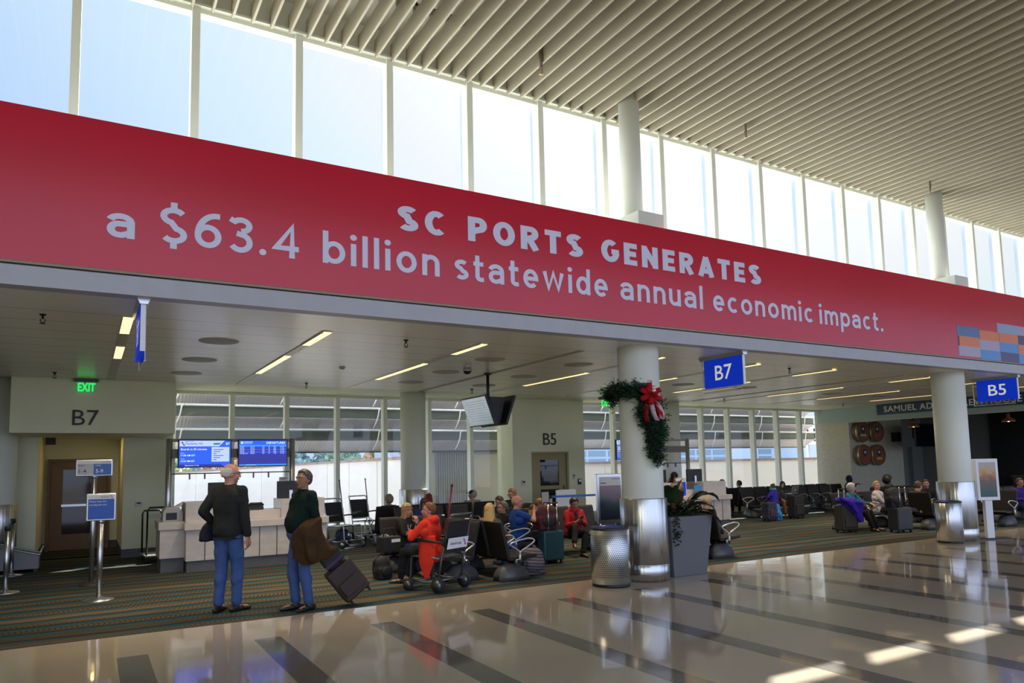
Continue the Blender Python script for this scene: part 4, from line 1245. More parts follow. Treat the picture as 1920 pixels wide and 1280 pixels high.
def face_priority(t, x0, x1, z0, z1, y):
    h = z1 - z0
    MB().bb(x0, x1, y, y + .003, z0, z1).build('printed_face', m_pale, t)
    g = MB()
    g.bb(x0, (x0 + x1) / 2 - .01, y - .001, y, z0, z1 - .05, 0); g.bb((x0 + x1) / 2 - .01, x1, y - .001, y, z0, z1 - .05, 1)
    merge(g, text_mesh('PRIORITY', .02, .09), (x0 + .02, y - .003, z1 - .085), 2); merge(g, text_mesh('1-4', .055, .10, bold=.005), (x0 + .025, y - .003, z0 + .035), 2)
    merge(g, text_mesh('MAIN', .02, .07), ((x0 + x1) / 2 + .015, y - .003, z1 - .085), 3); merge(g, text_mesh('5-9', .055, .10, bold=.005), ((x0 + x1) / 2 + .02, y - .003, z0 + .035), 3)
    merge(g, text_mesh('American', .016, .08), (x1 - .13, y - .003, z1 - .032), 2); flight_mark(g, x1 - .045, y - .001, z1 - .04, .032, 4, 5)
    g.build('print', [mat('print_silver', (.40, .42, .44), .4), mat('print_blue', (.03, .12, .42), .4), mat('print_dark', (.06, .07, .09), .5), m_letter, m_lblue, m_red], t)


def face_blue(t, x0, x1, z0, z1, y):
    MB().bb(x0, x1, y, y + .003, z0, z1).build('printed_face', m_pale, t)
    g = MB()
    g.bb(x0 + .005, x1 - .005, y - .001, y, z0 + .005, z1 - .06, 0)
    merge(g, text_mesh('Please keep this', .022, .20), (x0 + .02, y - .003, z1 - .10), 1); merge(g, text_mesh('boarding lane clear', .022, .21), (x0 + .02, y - .003, z1 - .145), 1)
    merge(g, text_mesh('American', .02, .10), (x1 - .17, y - .003, z1 - .04), 2); flight_mark(g, x1 - .06, y - .001, z1 - .05, .042, 3, 4)
    g.build('print', [mat('print_royal_blue', (.015, .09, .45), .4), m_letter, mat('print_dark', (.06, .07, .09), .5), m_lblue, m_red], t)


post_sign(0.12, 13.1, 1.66, 1.92, .50, .05, 'priority boarding sign with 1-4 on a tall aluminium pole with dark base', 'priority', True, face_priority)
post_sign(0.20, 11.42, 1.06, 1.43, .355, .05, 'blue notice sign on a shorter aluminium pole with a pale round base', 'blue', False, face_blue)


def stanchion(x, y, lb, h=.96, rz=0, belt=None):
    t = thing('stanchion', lb, 'stanchion', (x, y, 0), rz, 'aluminium queue stanchions')
    MB().lathe([(0, 0), (.18, 0), (.175, .012), (.06, .03), (.035, .05), (0, .05)], seg=28).build('base', alu, t)
    MB().cyl((0, 0, .03), .034, h - .09, 20).build('pole', alu, t)
    MB().cyl((0, 0, h - .06), .04, .06, 20).build('belt_head', dark, t)
    if belt:
        dx, dy = belt; L = math.hypot(dx, dy); d = Vector((dx, dy, 0)) / L
        c = Vector((dx / 2, dy / 2, h - .03)); rot = Matrix((d, Vector((-d.y, d.x, 0)), Vector((0, 0, 1)))).transposed()
        MB().box(c, (L - .08, .004, .05), 0, rot).build('belt', mat('blue_belt', (.01, .12, .50), .6), t)
    return t


stanchion(-0.96, 13.0, 'aluminium stanchion at the left edge of the picture, nearer of two', belt=(-.10, 2.2))
stanchion(-1.05, 15.2, 'aluminium stanchion beside the left column, farther of two')
stanchion(9.6, 14.6, 'stanchion with blue belt left of the woman in the red jacket', belt=(1.75, -.2))
stanchion(11.35, 14.4, 'stanchion with blue belt behind the woman in the red jacket')
t = thing('wheeled_board', 'white folded board standing behind the blue belt by the B5 door', 'board', (10.45, 15.2, 0))
MB().bb(-.30, .30, -.03, .03, .10, 1.06).build('board', m_letter, t, .02)
MB().bb(-.32, -.28, -.2, .2, 0, .04).bb(.28, .32, -.2, .2, 0, .04).bb(-.31, -.29, -.015, .015, .03, .1).bb(.29, .31, -.015, .015, .03, .1).build('foot', alu, t)
t = thing('bag_sizer', 'low grey slanted bag sizer on the carpet behind the left stanchions', 'bag sizer', (-1.05, 15.75, 0))
MB().prism([(-.45, .05), (.38, .05), (.38, .28), (-.45, .52)], -.22, .22, 0, 'y').build('body', mat('grey_panel', (.22, .22, .24), .5), t, .01)
MB().tube([(-.45, -.22, .53), (.40, -.22, .29), (.42, -.22, .42)], .02, 8).tube([(-.45, .22, .53), (.40, .22, .29), (.42, .22, .42)], .02, 8).build('rail', alu, t)
for sx_ in (-.4, .33): MB().bb(sx_ - .03, sx_ + .03, -.2, .2, 0, .05).build('foot', dark, t)
t = thing('glass_barrier', 'low glass and steel barrier at the left edge by the column', 'barrier', (-1.35, 14.3, 0))
MB().bb(-.9, .1, -.008, .008, .15, 1.18).build('pane', clear, t)
MB().bb(.1, .14, -.03, .03, 0, 1.2).bb(-.94, -.9, -.03, .03, 0, 1.2).build('post', alu, t)

# luggage trolley by the doorway wall
t = thing('luggage_trolley', 'black hoop-handled luggage trolley parked by the cream wall left of the counter', 'trolley', (1.18, 15.75, 0), R(4))
fr = MB().tube([(-.17, -.30, .12), (-.17, -.34, .98), (-.14, -.35, 1.04), (.14, -.35, 1.04), (.17, -.34, .98), (.17, -.30, .12)], .017, 8); fr.build('handle', black_metal, t)
MB().tube([(-.17, .28, .12), (-.17, .31, .90), (-.14, .32, .96), (.14, .32, .96), (.17, .31, .90), (.17, .28, .12)], .017, 8).build('rear_hoop', black_metal, t)
MB().bb(-.20, .20, -.36, .36, .12, .15).build('deck', mat('trolley_deck', (.35, .34, .32), .4, .3), t, .006)
MB().bb(-.16, .16, -.335, -.315, .84, .92).build('name_plate', m_pale, t)
for sx_ in (-.15, .15):
    for sy_ in (-.28, .28): MB().tube([(sx_ - .02, sy_, .055), (sx_ + .02, sy_, .055)], .055, 16).bb(sx_ - .012, sx_ + .012, sy_ - .02, sy_ + .02, .06, .12).build('wheel', rubber, t)
# ================================================================== beam seating
m_leather = mat('black_leather', (.020, .0165, .015), .52, bump=.15, bscale=30, spec=.3)
m_cast = mat('cast_aluminium', (.55, .56, .58), .3, .9)
m_hump = mat('grey_leg_cover', (.085, .085, .092), .4)


def seat_row(n, x, y, rz, lb, ends=True):
    t = thing('airport_seating', lb, 'seating', (x, y, 0), rz, 'rows of black airport seats')
    P = .60
    x0 = -(n - 1) / 2 * P
    MB().bb(x0 - .33, -x0 + .33, .03, .09, .265, .315).build('beam', black_metal, t)
    for i in range(n):
        cx = x0 + i * P
        # seat cushion, curved in section
        up_ = [(-.30, .355), (-.275, .375), (-.15, .375), (.05, .355), (.19, .36)]
        lo_ = [(.19, .31), (.05, .30), (-.15, .315), (-.275, .335), (-.30, .345)]
        MB().prism(up_ + lo_, cx - .265, cx + .265, 0, 'x', False).build('seat', m_leather, t, .012)
        fr_ = [(.16, .33), (.175, .42), (.20, .55), (.235, .70), (.265, .83), (.285, .865)]
        bk_ = [(.325, .865), (.315, .80), (.285, .68), (.25, .53), (.225, .42), (.21, .33)]
        MB().prism(fr_ + bk_, cx - .265, cx + .265, 0, 'x', False).build('backrest', m_leather, t, .012)
    for i in range(n + 1):
        cx = x0 - P / 2 + i * P
        a = MB()
        a.tube([(cx, .02, .28), (cx, .025, .36), (cx, .02, .43)], [.03, .022, .018], 8)
        a.tube([(cx, .02, .43), (cx, .09, .48), (cx, .16, .52), (cx, .19, .545), (cx, .16, .565), (cx, .02, .60), (cx, -.12, .615), (cx, -.20, .605), (cx, -.235, .58), (cx, -.215, .55), (cx, -.12, .50), (cx, -.03, .455)], .013, 8, closed=True)
        a.tube([(cx - .02, .06, .29), (cx + .02, .06, .29)], .042, 16)
        a.build('armrest', m_cast, t)
    for cx in ([x0 - .1, -x0 + .1] if n > 1 else [0]):
        R0 = [(.255 * math.cos(a), .02 + .25 * math.sin(a) ** .8) for a in [PI * k / 14 for k in range(15)]]
        m_ = MB()
        lo = [(cx - .10, .06 + p[0], p[1] - .02) for p in R0]; md = [(cx, .06 + p[0] * .86, p[1]) for p in R0]; hi = [(cx + .10, .06 + p[0], p[1] - .02) for p in R0]
        m_.loft([[(q[0], q[1], max(0, q[2] * .96)) for q in lo], md, [(q[0], q[1], max(0, q[2] * .96)) for q in hi]], 0, True, True, True)
        m_.build('leg', m_hump, t)
    return t


seat_row(2, 4.80, 10.28, R(-90), 'nearest pair of black seats facing left, beside the occupied transport chair')
seat_row(3, 5.54, 10.15, R(90), 'nearest row of black seats facing right, where the blonde woman sits')
seat_row(2, 4.83, 11.42, 0, 'pair of black seats under the woman in the black jacket')
seat_row(1, 6.42, 11.05, R(80), 'single black seat under the bald man in the blue polo shirt')
seat_row(3, 6.95, 12.7, R(-90), 'row of black seats behind the bald man, facing left')
seat_row(2, 8.15, 13.9, R(-90), 'pair of black seats facing left, below the cream B5 wall')
seat_row(3, 8.05, 11.75, 0, 'row of black seats under the woman in the red jacket')
seat_row(6, 7.25, 15.55, R(180), 'row of black seats facing the windows behind the silver column')
seat_row(3, 6.5, 14.3, 0, 'row of black seats where the person in the dark blue hoodie sits')
seat_row(8, 19.35, 15.2, 0, 'long row of black seats facing the hall below the right-hand windows')
seat_row(8, 19.35, 16.35, R(180), 'long row of black seats facing the right-hand windows')
seat_row(3, 16.3, 11.05, 0, 'row of black seats under the women in teal and white jackets')
seat_row(2, 17.15, 10.3, R(90), 'pair of black seats under the man in the grey shirt')
seat_row(3, 19.0, 9.9, R(-90), 'row of black seats behind the far trash can')
seat_row(3, 20.7, 9.9, 0, 'row of black seats behind the poster stand at the right edge')
seat_row(2, 9.07, 9.85, R(-90), 'pair of black seats hidden behind the grey planter')
seat_row(2, 9.72, 9.75, R(90), 'pair of black seats showing one armrest right of the grey planter')
seat_row(4, 20.6, 13.2, R(180), 'row of black seats facing the brick wall with barrels')

# ================================================================== transport chairs
m_cf = mat('grey_tube_frame', (.16, .17, .19), .35, .7)
m_sling = mat('black_sling_fabric', (.014, .014, .016), .6)
m_flag = mat('dark_red_pole', (.22, .012, .02), .4)


def transport_chair(x, y, rz, lb, sign=False, frame=m_cf):
    t = thing('transport_chair', lb, 'wheelchair', (x, y, 0), rz, 'airline transport chairs')
    f = MB(); r = .015
    for s in (-1, 1):
        X = .24 * s
        f.tube([(X, .22, .16), (X, .27, .45), (X, .36, .80), (X, .40, .98), (X, .43, 1.02)], r, 8)         # back upright
        f.tube([(X, .24, .45), (X, -.24, .47), (X, -.27, .45), (X, -.29, .20), (X, -.33, .12)], r, 8)       # seat rail and front leg
        f.tube([(X, .25, .14), (X, -.05, .12), (X, -.30, .16)], r, 8)                                       # low rail
    f.tube([(-.24, .43, 1.02), (-.22, .44, 1.04), (.22, .44, 1.04), (.24, .43, 1.02)], r, 8)
    f.tube([(-.24, .29, .52), (.24, .29, .52)], r, 8).tube([(-.24, .24, .16), (.24, .24, .16)], r, 8).tube([(-.24, -.05, .12), (.24, -.05, .12)], r, 8)
    f.build('frame', frame, t)
    MB().prism([(-.26, .475), (.26, .465), (.26, .445), (-.26, .455)], -.225, .225, 0, 'x').build('seat', m_sling, t, .006)
    MB().prism([(.285, .52), (.385, .96), (.405, .955), (.305, .515)], -.225, .225, 0, 'x').build('backrest', m_sling, t, .006)
    for s in (-1, 1):
        MB().tube([(.24 * s, .30, .66), (.25 * s, .1, .68), (.25 * s, -.16, .70), (.25 * s, -.2, .72)], [.014, .016, .024, .02], 8).build('armrest', m_sling, t)
        for (wy, wr) in ((.24, .105), (-.30, .08)):
            w_ = MB(); w_.tube([(.285 * s - .018, wy, wr), (.285 * s + .018, wy, wr)], wr, 24)
            w_.tube([(.285 * s - .022, wy, wr), (.285 * s + .022, wy, wr)], wr * .62, 20, 1)
            w_.tube([(.24 * s, wy, wr), (.285 * s, wy, wr)], .012, 8, 1).tube([(.24 * s, wy, wr), (.24 * s, wy, wr + .07)], .014, 8, 1)
            w_.build('wheel', [rubber, frame], t)
    MB().tube([(-.18, -.30, .12), (-.18, -.42, .07), (.18, -.42, .07), (.18, -.30, .12)], .012, 8).bb(-.18, .18, -.44, -.36, .05, .065).build('footrest', frame, t)
    p = MB(); p.tube([(.265, .37, .72), (.265, .49, 1.42)], .012, 8, 0); p.tube([(.265, .49, 1.42), (.265, .496, 1.455)], .016, 8, 1); p.tube([(.265, .35, .62), (.265, .385, .82)], .018, 8, 1)
    p.build('flag_pole', [m_flag, dark], t)
    if sign:
        pl = Vector((0, .1, .44)).normalized(); n_ = Vector((0, .975, -.222)); rot = Matrix((Vector((-1, 0, 0)), pl, n_)).transposed()
        c_ = Vector((0, .352, .655)) + n_ * .014
        MB().box(c_, (.43, .15, .006), 0, rot).build('sign_plate', m_letter, t)
        g = MB(); m0 = text_mesh('American', .045, .24)
        def onp(p): return tuple(c_ + rot @ Vector((p[0] - .17, p[2] - .02, .006 - p[1] * .5)))
        merge(g, m0, (0, 0, 0), 0, onp)
        h_ = MB(); flight_mark(h_, .27, 0, -.02, .09, 1, 2)
        o0 = len(g.v); g.v += [onp(p) for p in h_.v]; g.f += [tuple(i + o0 for i in q) for q in h_.f]; g.m += h_.m; g.sm += h_.sm
        g.build('sign_print', [mat('print_dark', (.06, .07, .09), .5), m_lblue, m_red], t)
    return t


transport_chair(4.28, 9.42, R(205), 'transport chair with a white American sign plate, carrying the woman in the orange-red hoodie', True)
transport_chair(4.93, 15.75, R(22), 'empty transport chair standing by the window right of the counter', frame=alu)
transport_chair(5.80, 16.75, R(14), 'empty transport chair behind the woman with curly grey hair', frame=alu)

# ================================================================== trash cans, planter, posters
m_perf = mat('perforated_steel', (.62, .62, .63), .28, .95)
nt, b = nodes(m_perf)
tc = nn(nt, 'ShaderNodeTexCoord'); sx = nn(nt, 'ShaderNodeSeparateXYZ'); nt.links.new(tc.outputs['Object'], sx.inputs[0])
an = math_(nt, 'MULTIPLY', math_(nt, 'ARCTAN2', sx.outputs['Y'], sx.outputs['X']), 62 / (2 * PI))
zz = math_(nt, 'MULTIPLY', sx.outputs['Z'], 38.0)
row = math_(nt, 'FLOOR', zz)
off = math_(nt, 'MULTIPLY', math_(nt, 'MODULO', row, 2.0), 0.5)
fx = math_(nt, 'SUBTRACT', math_(nt, 'FRACT', math_(nt, 'ADD', an, off)), 0.5); fz = math_(nt, 'SUBTRACT', math_(nt, 'FRACT', zz), 0.5)
d2 = math_(nt, 'ADD', math_(nt, 'MULTIPLY', fx, fx), math_(nt, 'MULTIPLY', fz, fz))
hole = math_(nt, 'LESS_THAN', d2, 0.085)
zin = math_(nt, 'MULTIPLY', math_(nt, 'GREATER_THAN', sx.outputs['Z'], 0.12), math_(nt, 'LESS_THAN', sx.outputs['Z'], 0.70))
hole = math_(nt, 'MULTIPLY', hole, zin)
nt.links.new(mixc(nt, hole, (.62, .62, .63), (.03, .03, .035)), b.inputs['Base Color'])
nt.links.new(math_(nt, 'SUBTRACT', 0.95, math_(nt, 'MULTIPLY', hole, 0.9)), b.inputs['Metallic'])
m_lin = mat('blue_bin_liner', (.02, .06, .30), .3)


def trash(x, y, lb, m_, k=1.0):
    t = thing('trash_can', lb, 'trash can', (x, y, 0), R(20), 'steel trash cans')
    MB().lathe([(0, .012), (.255, .012), (.255, .04), (.272, .045), (.272, .775), (.262, .78), (.262, .5), (0, .5)], seg=64).build('body', m_, t)
    MB().lathe([(0, 0), (.262, 0), (.262, .035), (0, .035)], seg=48).build('base', dark, t)
    MB().lathe([(.275, .775), (.277, .80), (.262, .81), (.20, .80), (.19, .77), (.262, .765)], seg=48).build('rim', dark, t)
    MB().lathe([(.205, .802), (.20, .812), (.185, .79), (.18, .60)], seg=36).build('liner', m_lin, t)
    t.scale = (k, k, 1)


trash(6.36, 8.20, 'perforated steel trash can left of the wreathed column', m_perf)
trash(14.74, 8.17, 'brushed steel trash can beside the far white column', steel, .87)

m_plant = mat('grey_planter', (.13, .135, .15), .4, spec=.4)
m_leaf = mat('dark_green_leaf', (.018, .045, .014), .35, var=.35, vscale=8, spec=.5)
m_leafb = mat('bronze_leaf', (.06, .035, .022), .4, var=.3, vscale=6)
m_leafp = mat('pink_cream_leaf', (.42, .22, .18), .5, var=.35, vscale=9)
t = thing('planter', 'tall tapered grey planter full of broad leaves between the wreathed column and the seats', 'planter', (7.84, 8.50, 0))
q = MB(); q.box((0, 0, .44), (.66, .64, .88), taper=(1.28, 1.22)); q.build('pot', m_plant, t, .008)
MB().bb(-.35, .35, -.35, .35, .88, .885).build('soil', mat('soil', (.03, .02, .015), .9), t)


def leaf(mb, base, d, L, W, droop, mi=0, n=7):
    d = Vector(d).normalized(); side = d.cross(Vector((0, 0, 1)))
    side = side.normalized() if side.length > .01 else Vector((1, 0, 0))
    V = []
    p = Vector(base)
    for i in range(n + 1):
        u = i / n
        w_ = W * math.sin(PI * min(1, .06 + u * .94)) ** .8 * (1 - .25 * u)
        dd = (d + Vector((0, 0, -droop * u * u * 1.6))).normalized()
        up_ = side.cross(dd).normalized()
        V += [p - side * w_ + up_ * w_ * .35, p, p + side * w_ + up_ * w_ * .35]
        p = p + dd * (L / n)
    F = []
    for i in range(n):
        for k in range(2): F.append((3 * i + k, 3 * i + k + 1, 3 * i + k + 4, 3 * i + k + 3))
    mb.add(V, F, mi, True)


lm = MB()
for (bx, by, dx, dy, dz, L, W, dr, mi) in ((.1, -.1, .75, -.2, .75, .62, .11, 1.2, 0), (.18, -.2, .62, -.5, .05, .42, .10, 1.5, 0), (-.05, -.2, .35, -.6, .5, .5, .10, 1.3, 0), (-.1, 0, -.35, -.5, .9, .6, .11, .8, 0), (0, 0, .45, .3, .9, .55, .12, .6, 1), (-.1, .1, -.6, .1, .8, .5, .09, .9, 0), (.1, .1, .1, -.2, 1, .45, .10, .5, 1), (.2, 0, .5, -.35, .95, .46, .10, 1.0, 1), (-.2, -.1, -.75, -.4, .5, .45, .09, 1.0, 0)):
    leaf(lm, (bx, by, .90), (dx, dy, dz), L * 1.25, W * 1.35, dr, mi)
for i in range(14):
    a = rng.rand() * 6.28; leaf(lm, (.12 * math.cos(a), .12 * math.sin(a) - .05, .92), (math.cos(a) * .7, math.sin(a) * .7, rng.uniform(.5, 1.1)), rng.uniform(.26, .40), .065, .9, 2 if i % 3 else 1)
for i in range(5):
    leaf(lm, (-.08 + .03 * i, -.12, .9), (rng.uniform(-.2, .2), -.05, 1), .42, .012, .1, 1)
lm.build('broad_leaves', [m_leaf, m_leafb, m_leafp], t)
gm = MB()
for i in range(520):
    a = rng.rand() * 6.28; r_ = .42 * math.sqrt(rng.rand())
    if r_ > .36 and rng.rand() < .4: continue
    x_, y_ = max(-.37, min(.37, r_ * 1.15 * math.cos(a))), max(-.39, min(.37, r_ * 1.15 * math.sin(a)))
    z_ = .90 + rng.uniform(0, .22) * (1 - r_)
    leaf(gm, (x_, y_, z_), (rng.normal(), rng.normal(), rng.uniform(-.1, 1)), rng.uniform(.06, .12), .026, .8, 0, 3)
for i in range(40):
    leaf(gm, (-.33 + .04 * rng.normal(), -.40, .88 - .012 * i * (.6 + .4 * rng.rand())), (rng.normal() * .6, -.7, -.2), .07, .025, .8, 0, 3)
tag(gm.build('foliage', m_leaf, t), kind='stuff')

# garland and bow
m_fir = mat('fir_green', (.012, .040, .018), .7, var=.4, vscale=20)
t = thing('garland', 'half wreath of dark green fir garland hung around the near white column', 'garland', (7.09, 8.32, 0))
gp = [(-.80, 2.62), (-.73, 2.70), (-.62, 2.755), (-.48, 2.75), (-.30, 2.735), (-.14, 2.735), (.0, 2.735), (.10, 2.70), (.13, 2.60), (.06, 2.50), (.06, 2.40), (.12, 2.28), (.17, 2.16), (.20, 2.04), (.22, 1.94), (.225, 1.82), (.24, 1.72)]
gp2 = [(.14, 2.62), (.25, 2.50), (.31, 2.38), (.32, 2.25), (.31, 2.10), (.29, 1.97), (.26, 1.84)]


def wrap(a, z, r_=.40):
    # a is the sideways offset from the column axis, seen from the viewer; laid on the column's face
    ang = R(-130) + a / .44
    return Vector((r_ * math.cos(ang), r_ * math.sin(ang), z))


gmb = MB(); stem = MB()


def tuft(c, n, L):
    for k in range(n):
        d = Vector(rng.normal(size=3)); d.normalize()
        s_ = d.orthogonal().normalized() * .0075
        c2 = c + Vector(rng.normal(size=3)) * .028
        gmb.add([c2 - s_, c2 + s_, c2 + d * L + s_ * .4, c2 + d * L - s_ * .4], [(0, 1, 2, 3)])


pw = []
for path in (gp, gp2):
    P = []
    for (a, b_) in zip(path[:-1], path[1:]):
        for k in range(6):
            u = k / 6; P.append((a[0] + (b_[0] - a[0]) * u, a[1] + (b_[1] - a[1]) * u))
    pts = [wrap(a, z, .40 if a > -.6 else .42) for a, z in P]
    stem.tube(pts, .028, 6)
    for i, p in enumerate(pts):
        taper = 1.0 if i < len(pts) - 14 else .8
        for j in range(5):
            d = Vector(rng.normal(size=3)).normalized() * rng.uniform(.02, .085) * taper
            q_ = p + d
            rr = math.hypot(q_.x, q_.y)
            if rr < .325: q_.x *= .335 / rr; q_.y *= .335 / rr
            # a twig with needles
            tw = q_ + d.normalized() * .06
            tuft(q_, 12, .052); tuft(tw, 11, .045)
tag(gmb.build('needles', m_fir, t), kind='stuff')
stem.build('stem', mat('garland_wire', (.02, .03, .015), .8), t)
m_bow = mat('red_velvet_ribbon', (.40, .004, .008), .7, spec=.2)
m_bowi = mat('pale_ribbon_back', (.50, .36, .40), .5)
t = thing('bow', 'big red velvet bow with hanging tails fixed to the garland', 'bow', tuple(Vector((7.09, 8.32, 0)) + wrap(.155, 2.64, .46)), R(-40))
lb_ = MB()
for (ax, az, L, W, tw) in ((-.02, .17, .17, .075, 0), (-.13, .08, .16, .07, .4), (.13, .07, .15, .07, -.3), (-.12, -.05, .15, .07, .2), (.11, -.06, .15, .07, .1), (.0, -.10, .14, .075, -.2), (-.06, .12, .13, .06, .3), (.06, .0, .12, .06, .5)):
    d = Vector((ax, -.05, az)).normalized(); sd = Vector((-d.z, .0, d.x)).normalized()
    ring_o = []
    for k in range(17):
        a = 2 * PI * k / 16
        c = d * (L * .55 + L * .55 * math.cos(a)) + Vector((0, -1, 0)) * (.055 * math.sin(a) + .03)
        ring_o.append(c)
    V = []
    for c in ring_o: V += [c - sd * W * .5, c + sd * W * .5]
    lb_.add(V, [(2 * k, 2 * k + 1, 2 * k + 3, 2 * k + 2) for k in range(16)], 0, True)
lb_.ell((0, -.05, 0), (.035, .03, .035))
o = lb_.build('loops', m_bow, t); s_ = o.modifiers.new('s', 'SOLIDIFY'); s_.thickness = .006
for (pts, mm) in (([(-.02, -.02), (-.06, -.14), (-.085, -.26), (-.06, -.37)], m_bow), ([(.02, -.02), (.01, -.14), (.03, -.26), (.075, -.36)], m_bowi), ([(.03, -.02), (.09, -.14), (.12, -.25), (.13, -.33)], m_bow), ([(.04, -.06), (.115, -.16), (.15, -.26), (.14, -.34)], m_bowi)):
    V = []
    for i, (x_, z_) in enumerate(pts): V += [(x_ - .035, -.05 - .01 * (i % 2), z_), (x_ + .035, -.06 + .012 * (i % 2), z_ - .01)]
    o = MB().add(V, [(2 * k, 2 * k + 1, 2 * k + 3, 2 * k + 2) for k in range(len(pts) - 1)], 0, True).build('tail', mm, t)
    s_ = o.modifiers.new('s', 'SOLIDIFY'); s_.thickness = .004
MB().ell((.05, -.09, .06), (.04, .03, .035)).ell((.09, -.085, .03), (.035, .03, .03)).build('silver_centre', mat('silver_foil', (.6, .58, .6), .3, .4), t)


# poster stands
def poster_art(nm, stops, scale, rot=0.0):
    m = mat(nm, (.3, .3, .3), .35)
    nt, b = nodes(m)
    tc = nn(nt, 'ShaderNodeTexCoord'); sx = nn(nt, 'ShaderNodeSeparateXYZ'); nt.links.new(tc.outputs['Object'], sx.inputs[0])
    n = nn(nt, 'ShaderNodeTexNoise'); n.inputs['Scale'].default_value = scale; n.inputs['Detail'].default_value = 5; nt.links.new(tc.outputs['Object'], n.inputs['Vector'])
    v = math_(nt, 'ADD', math_(nt, 'ADD', sx.outputs['Z'], math_(nt, 'MULTIPLY', sx.outputs['X'], rot)), math_(nt, 'MULTIPLY', math_(nt, 'SUBTRACT', n.outputs['Fac'], .5), .30))
    r = nn(nt, 'ShaderNodeValToRGB'); nt.links.new(math_(nt, 'MULTIPLY', v, .5), r.inputs[0])
    r.color_ramp.elements[0].position = stops[0][0] * .5; r.color_ramp.elements[0].color = (*stops[0][1], 1)
    r.color_ramp.elements[1].position = stops[-1][0] * .5; r.color_ramp.elements[1].color = (*stops[-1][1], 1)
    for p, c in stops[1:-1]:
        e = r.color_ramp.elements.new(p * .5); e.color = (*c, 1)
    nt.links.new(r.outputs[0], b.inputs['Base Color'])
    return m


t = thing('poster_stand', 'grey framed poster stand with a dark sea picture behind the near trash can', 'poster stand', (7.40, 9.52, 0), R(-6))
MB().bb(-.25, .25, -.035, .02, .72, 1.52).build('frame', alu, t, .008)
MB().bb(-.20, .20, -.04, -.034, .78, 1.33).build('poster_picture', poster_art('sea_poster', [(.74, (.015, .02, .04)), (.95, (.02, .035, .06)), (1.05, (.05, .10, .10)), (1.15, (.20, .16, .20)), (1.35, (.30, .22, .25))], 4.0, .35), t)
MB().bb(-.20, .20, -.039, -.034, 1.33, 1.47).build('poster_header', m_pale, t)
MB().bb(-.19, -.08, -.041, -.039, 1.36, 1.38).bb(.03, .18, -.041, -.039, 1.43, 1.44).build('header_print', mat('print_grey', (.2, .2, .22), .6), t)
MB().bb(-.06, .06, -.02, .02, .05, .72).build('post', alu, t)
MB().bb(-.24, .24, -.2, .2, 0, .03).bb(-.06, .06, -.03, .03, .03, .06).build('base', m_bag, t)
t = thing('poster_stand', 'white lightbox poster stand with a harbour picture right of the far column', 'poster stand', (15.90, 8.02, 0), R(-32))
MB().bb(-.22, .22, -.08, .08, .78, 1.62).build('frame', m_letter, t, .01)
MB().bb(-.165, .165, -.085, -.079, .85, 1.55).build('poster_picture', poster_art('harbour_poster', [(.86, (.03, .09, .09)), (.98, (.06, .10, .10)), (1.08, (.14, .10, .08)), (1.2, (.20, .13, .12)), (1.26, (.40, .16, .06)), (1.36, (.55, .36, .15)), (1.50, (.45, .42, .45))], 9.0), t)
MB().bb(-.07, .07, -.05, .05, .02, .78).build('post', m_letter, t)
MB().prism([(-.34, -.18), (.38, -.12), (.42, .14), (-.30, .2)], 0, .025).build('base', m_bag, t)
# ================================================================== people
SKIN = {'fair': (.46, .25, .17), 'pink': (.50, .24, .17), 'tan': (.34, .18, .11), 'brown': (.14, .065, .035), 'dark': (.06, .028, .018)}


def fab(name, c, var=.12):
    return mat('cloth_' + name, c, .85, var=var, vscale=9, bump=.25, bscale=220, spec=.2)


def ik(a, b, la, lb, pole):
    a, b, pole = Vector(a), Vector(b), Vector(pole)
    d = b - a; L = d.length
    if L > (la + lb) * .998:
        b = a + d * ((la + lb) * .998 / L); d = b - a; L = d.length
    n = d / L
    x = (la * la - lb * lb + L * L) / (2 * L)
    h = math.sqrt(max(0, la * la - x * x))
    p = pole - n * pole.dot(n)
    p = p.normalized() if p.length > 1e-5 else n.orthogonal().normalized()
    return a + n * x + p * h, b


def ring(c, fwd_, right_, w_, d_, n=20, ex=2.4, belly=0.0):
    out = []
    for k in range(n):
        t = 2 * PI * k / n
        ct, st = math.cos(t), math.sin(t)
        x = w_ * math.copysign(abs(ct) ** (2 / ex), ct); y = d_ * math.copysign(abs(st) ** (2 / ex), st)
        if y > 0: y += belly * (st ** 2)
        out.append(c + right_ * x + fwd_ * y)
    return out


def hand(mb, wrist, dirn, palm, s=1.0, side=1, curl=.5):
    """palm, four bent fingers of unequal length and a thumb; dirn = towards finger tips, palm = palm normal"""
    d = Vector(dirn).normalized(); p = Vector(palm); p = (p - d * p.dot(d)).normalized(); u = d.cross(p) * side   # u -> thumb side
    c = Vector(wrist) + d * .045 * s
    for k in (-1, 0, 1):
        mb.cap(c - d * .03 * s + u * .022 * k * s, c + d * .042 * s + u * .026 * k * s, .017 * s, .016 * s, seg=8)
    for k, L in ((1.5, .073), (.5, .083), (-.5, .078), (-1.5, .06)):
        b0 = c + d * .05 * s + u * .0185 * k * s
        a1 = curl; d1 = (d * math.cos(a1 * .7) + p * math.sin(a1 * .7)); d2 = (d * math.cos(a1 * 1.7) + p * math.sin(a1 * 1.7))
        b1 = b0 + d1 * L * .52 * s; b2 = b1 + d2 * L * .48 * s
        mb.cap(b0, b1, .0098 * s, .0088 * s, seg=7); mb.cap(b1, b2, .0088 * s, .0075 * s, seg=7)
    t0 = c - d * .012 * s + u * .028 * s; t1 = t0 + (d * .6 + u * .75 + p * .25).normalized() * .038 * s; t2 = t1 + (d * .9 + u * .2 + p * .35).normalized() * .032 * s
    mb.cap(t0, t1, .0125 * s, .0105 * s, seg=7); mb.cap(t1, t2, .0105 * s, .0085 * s, seg=7)


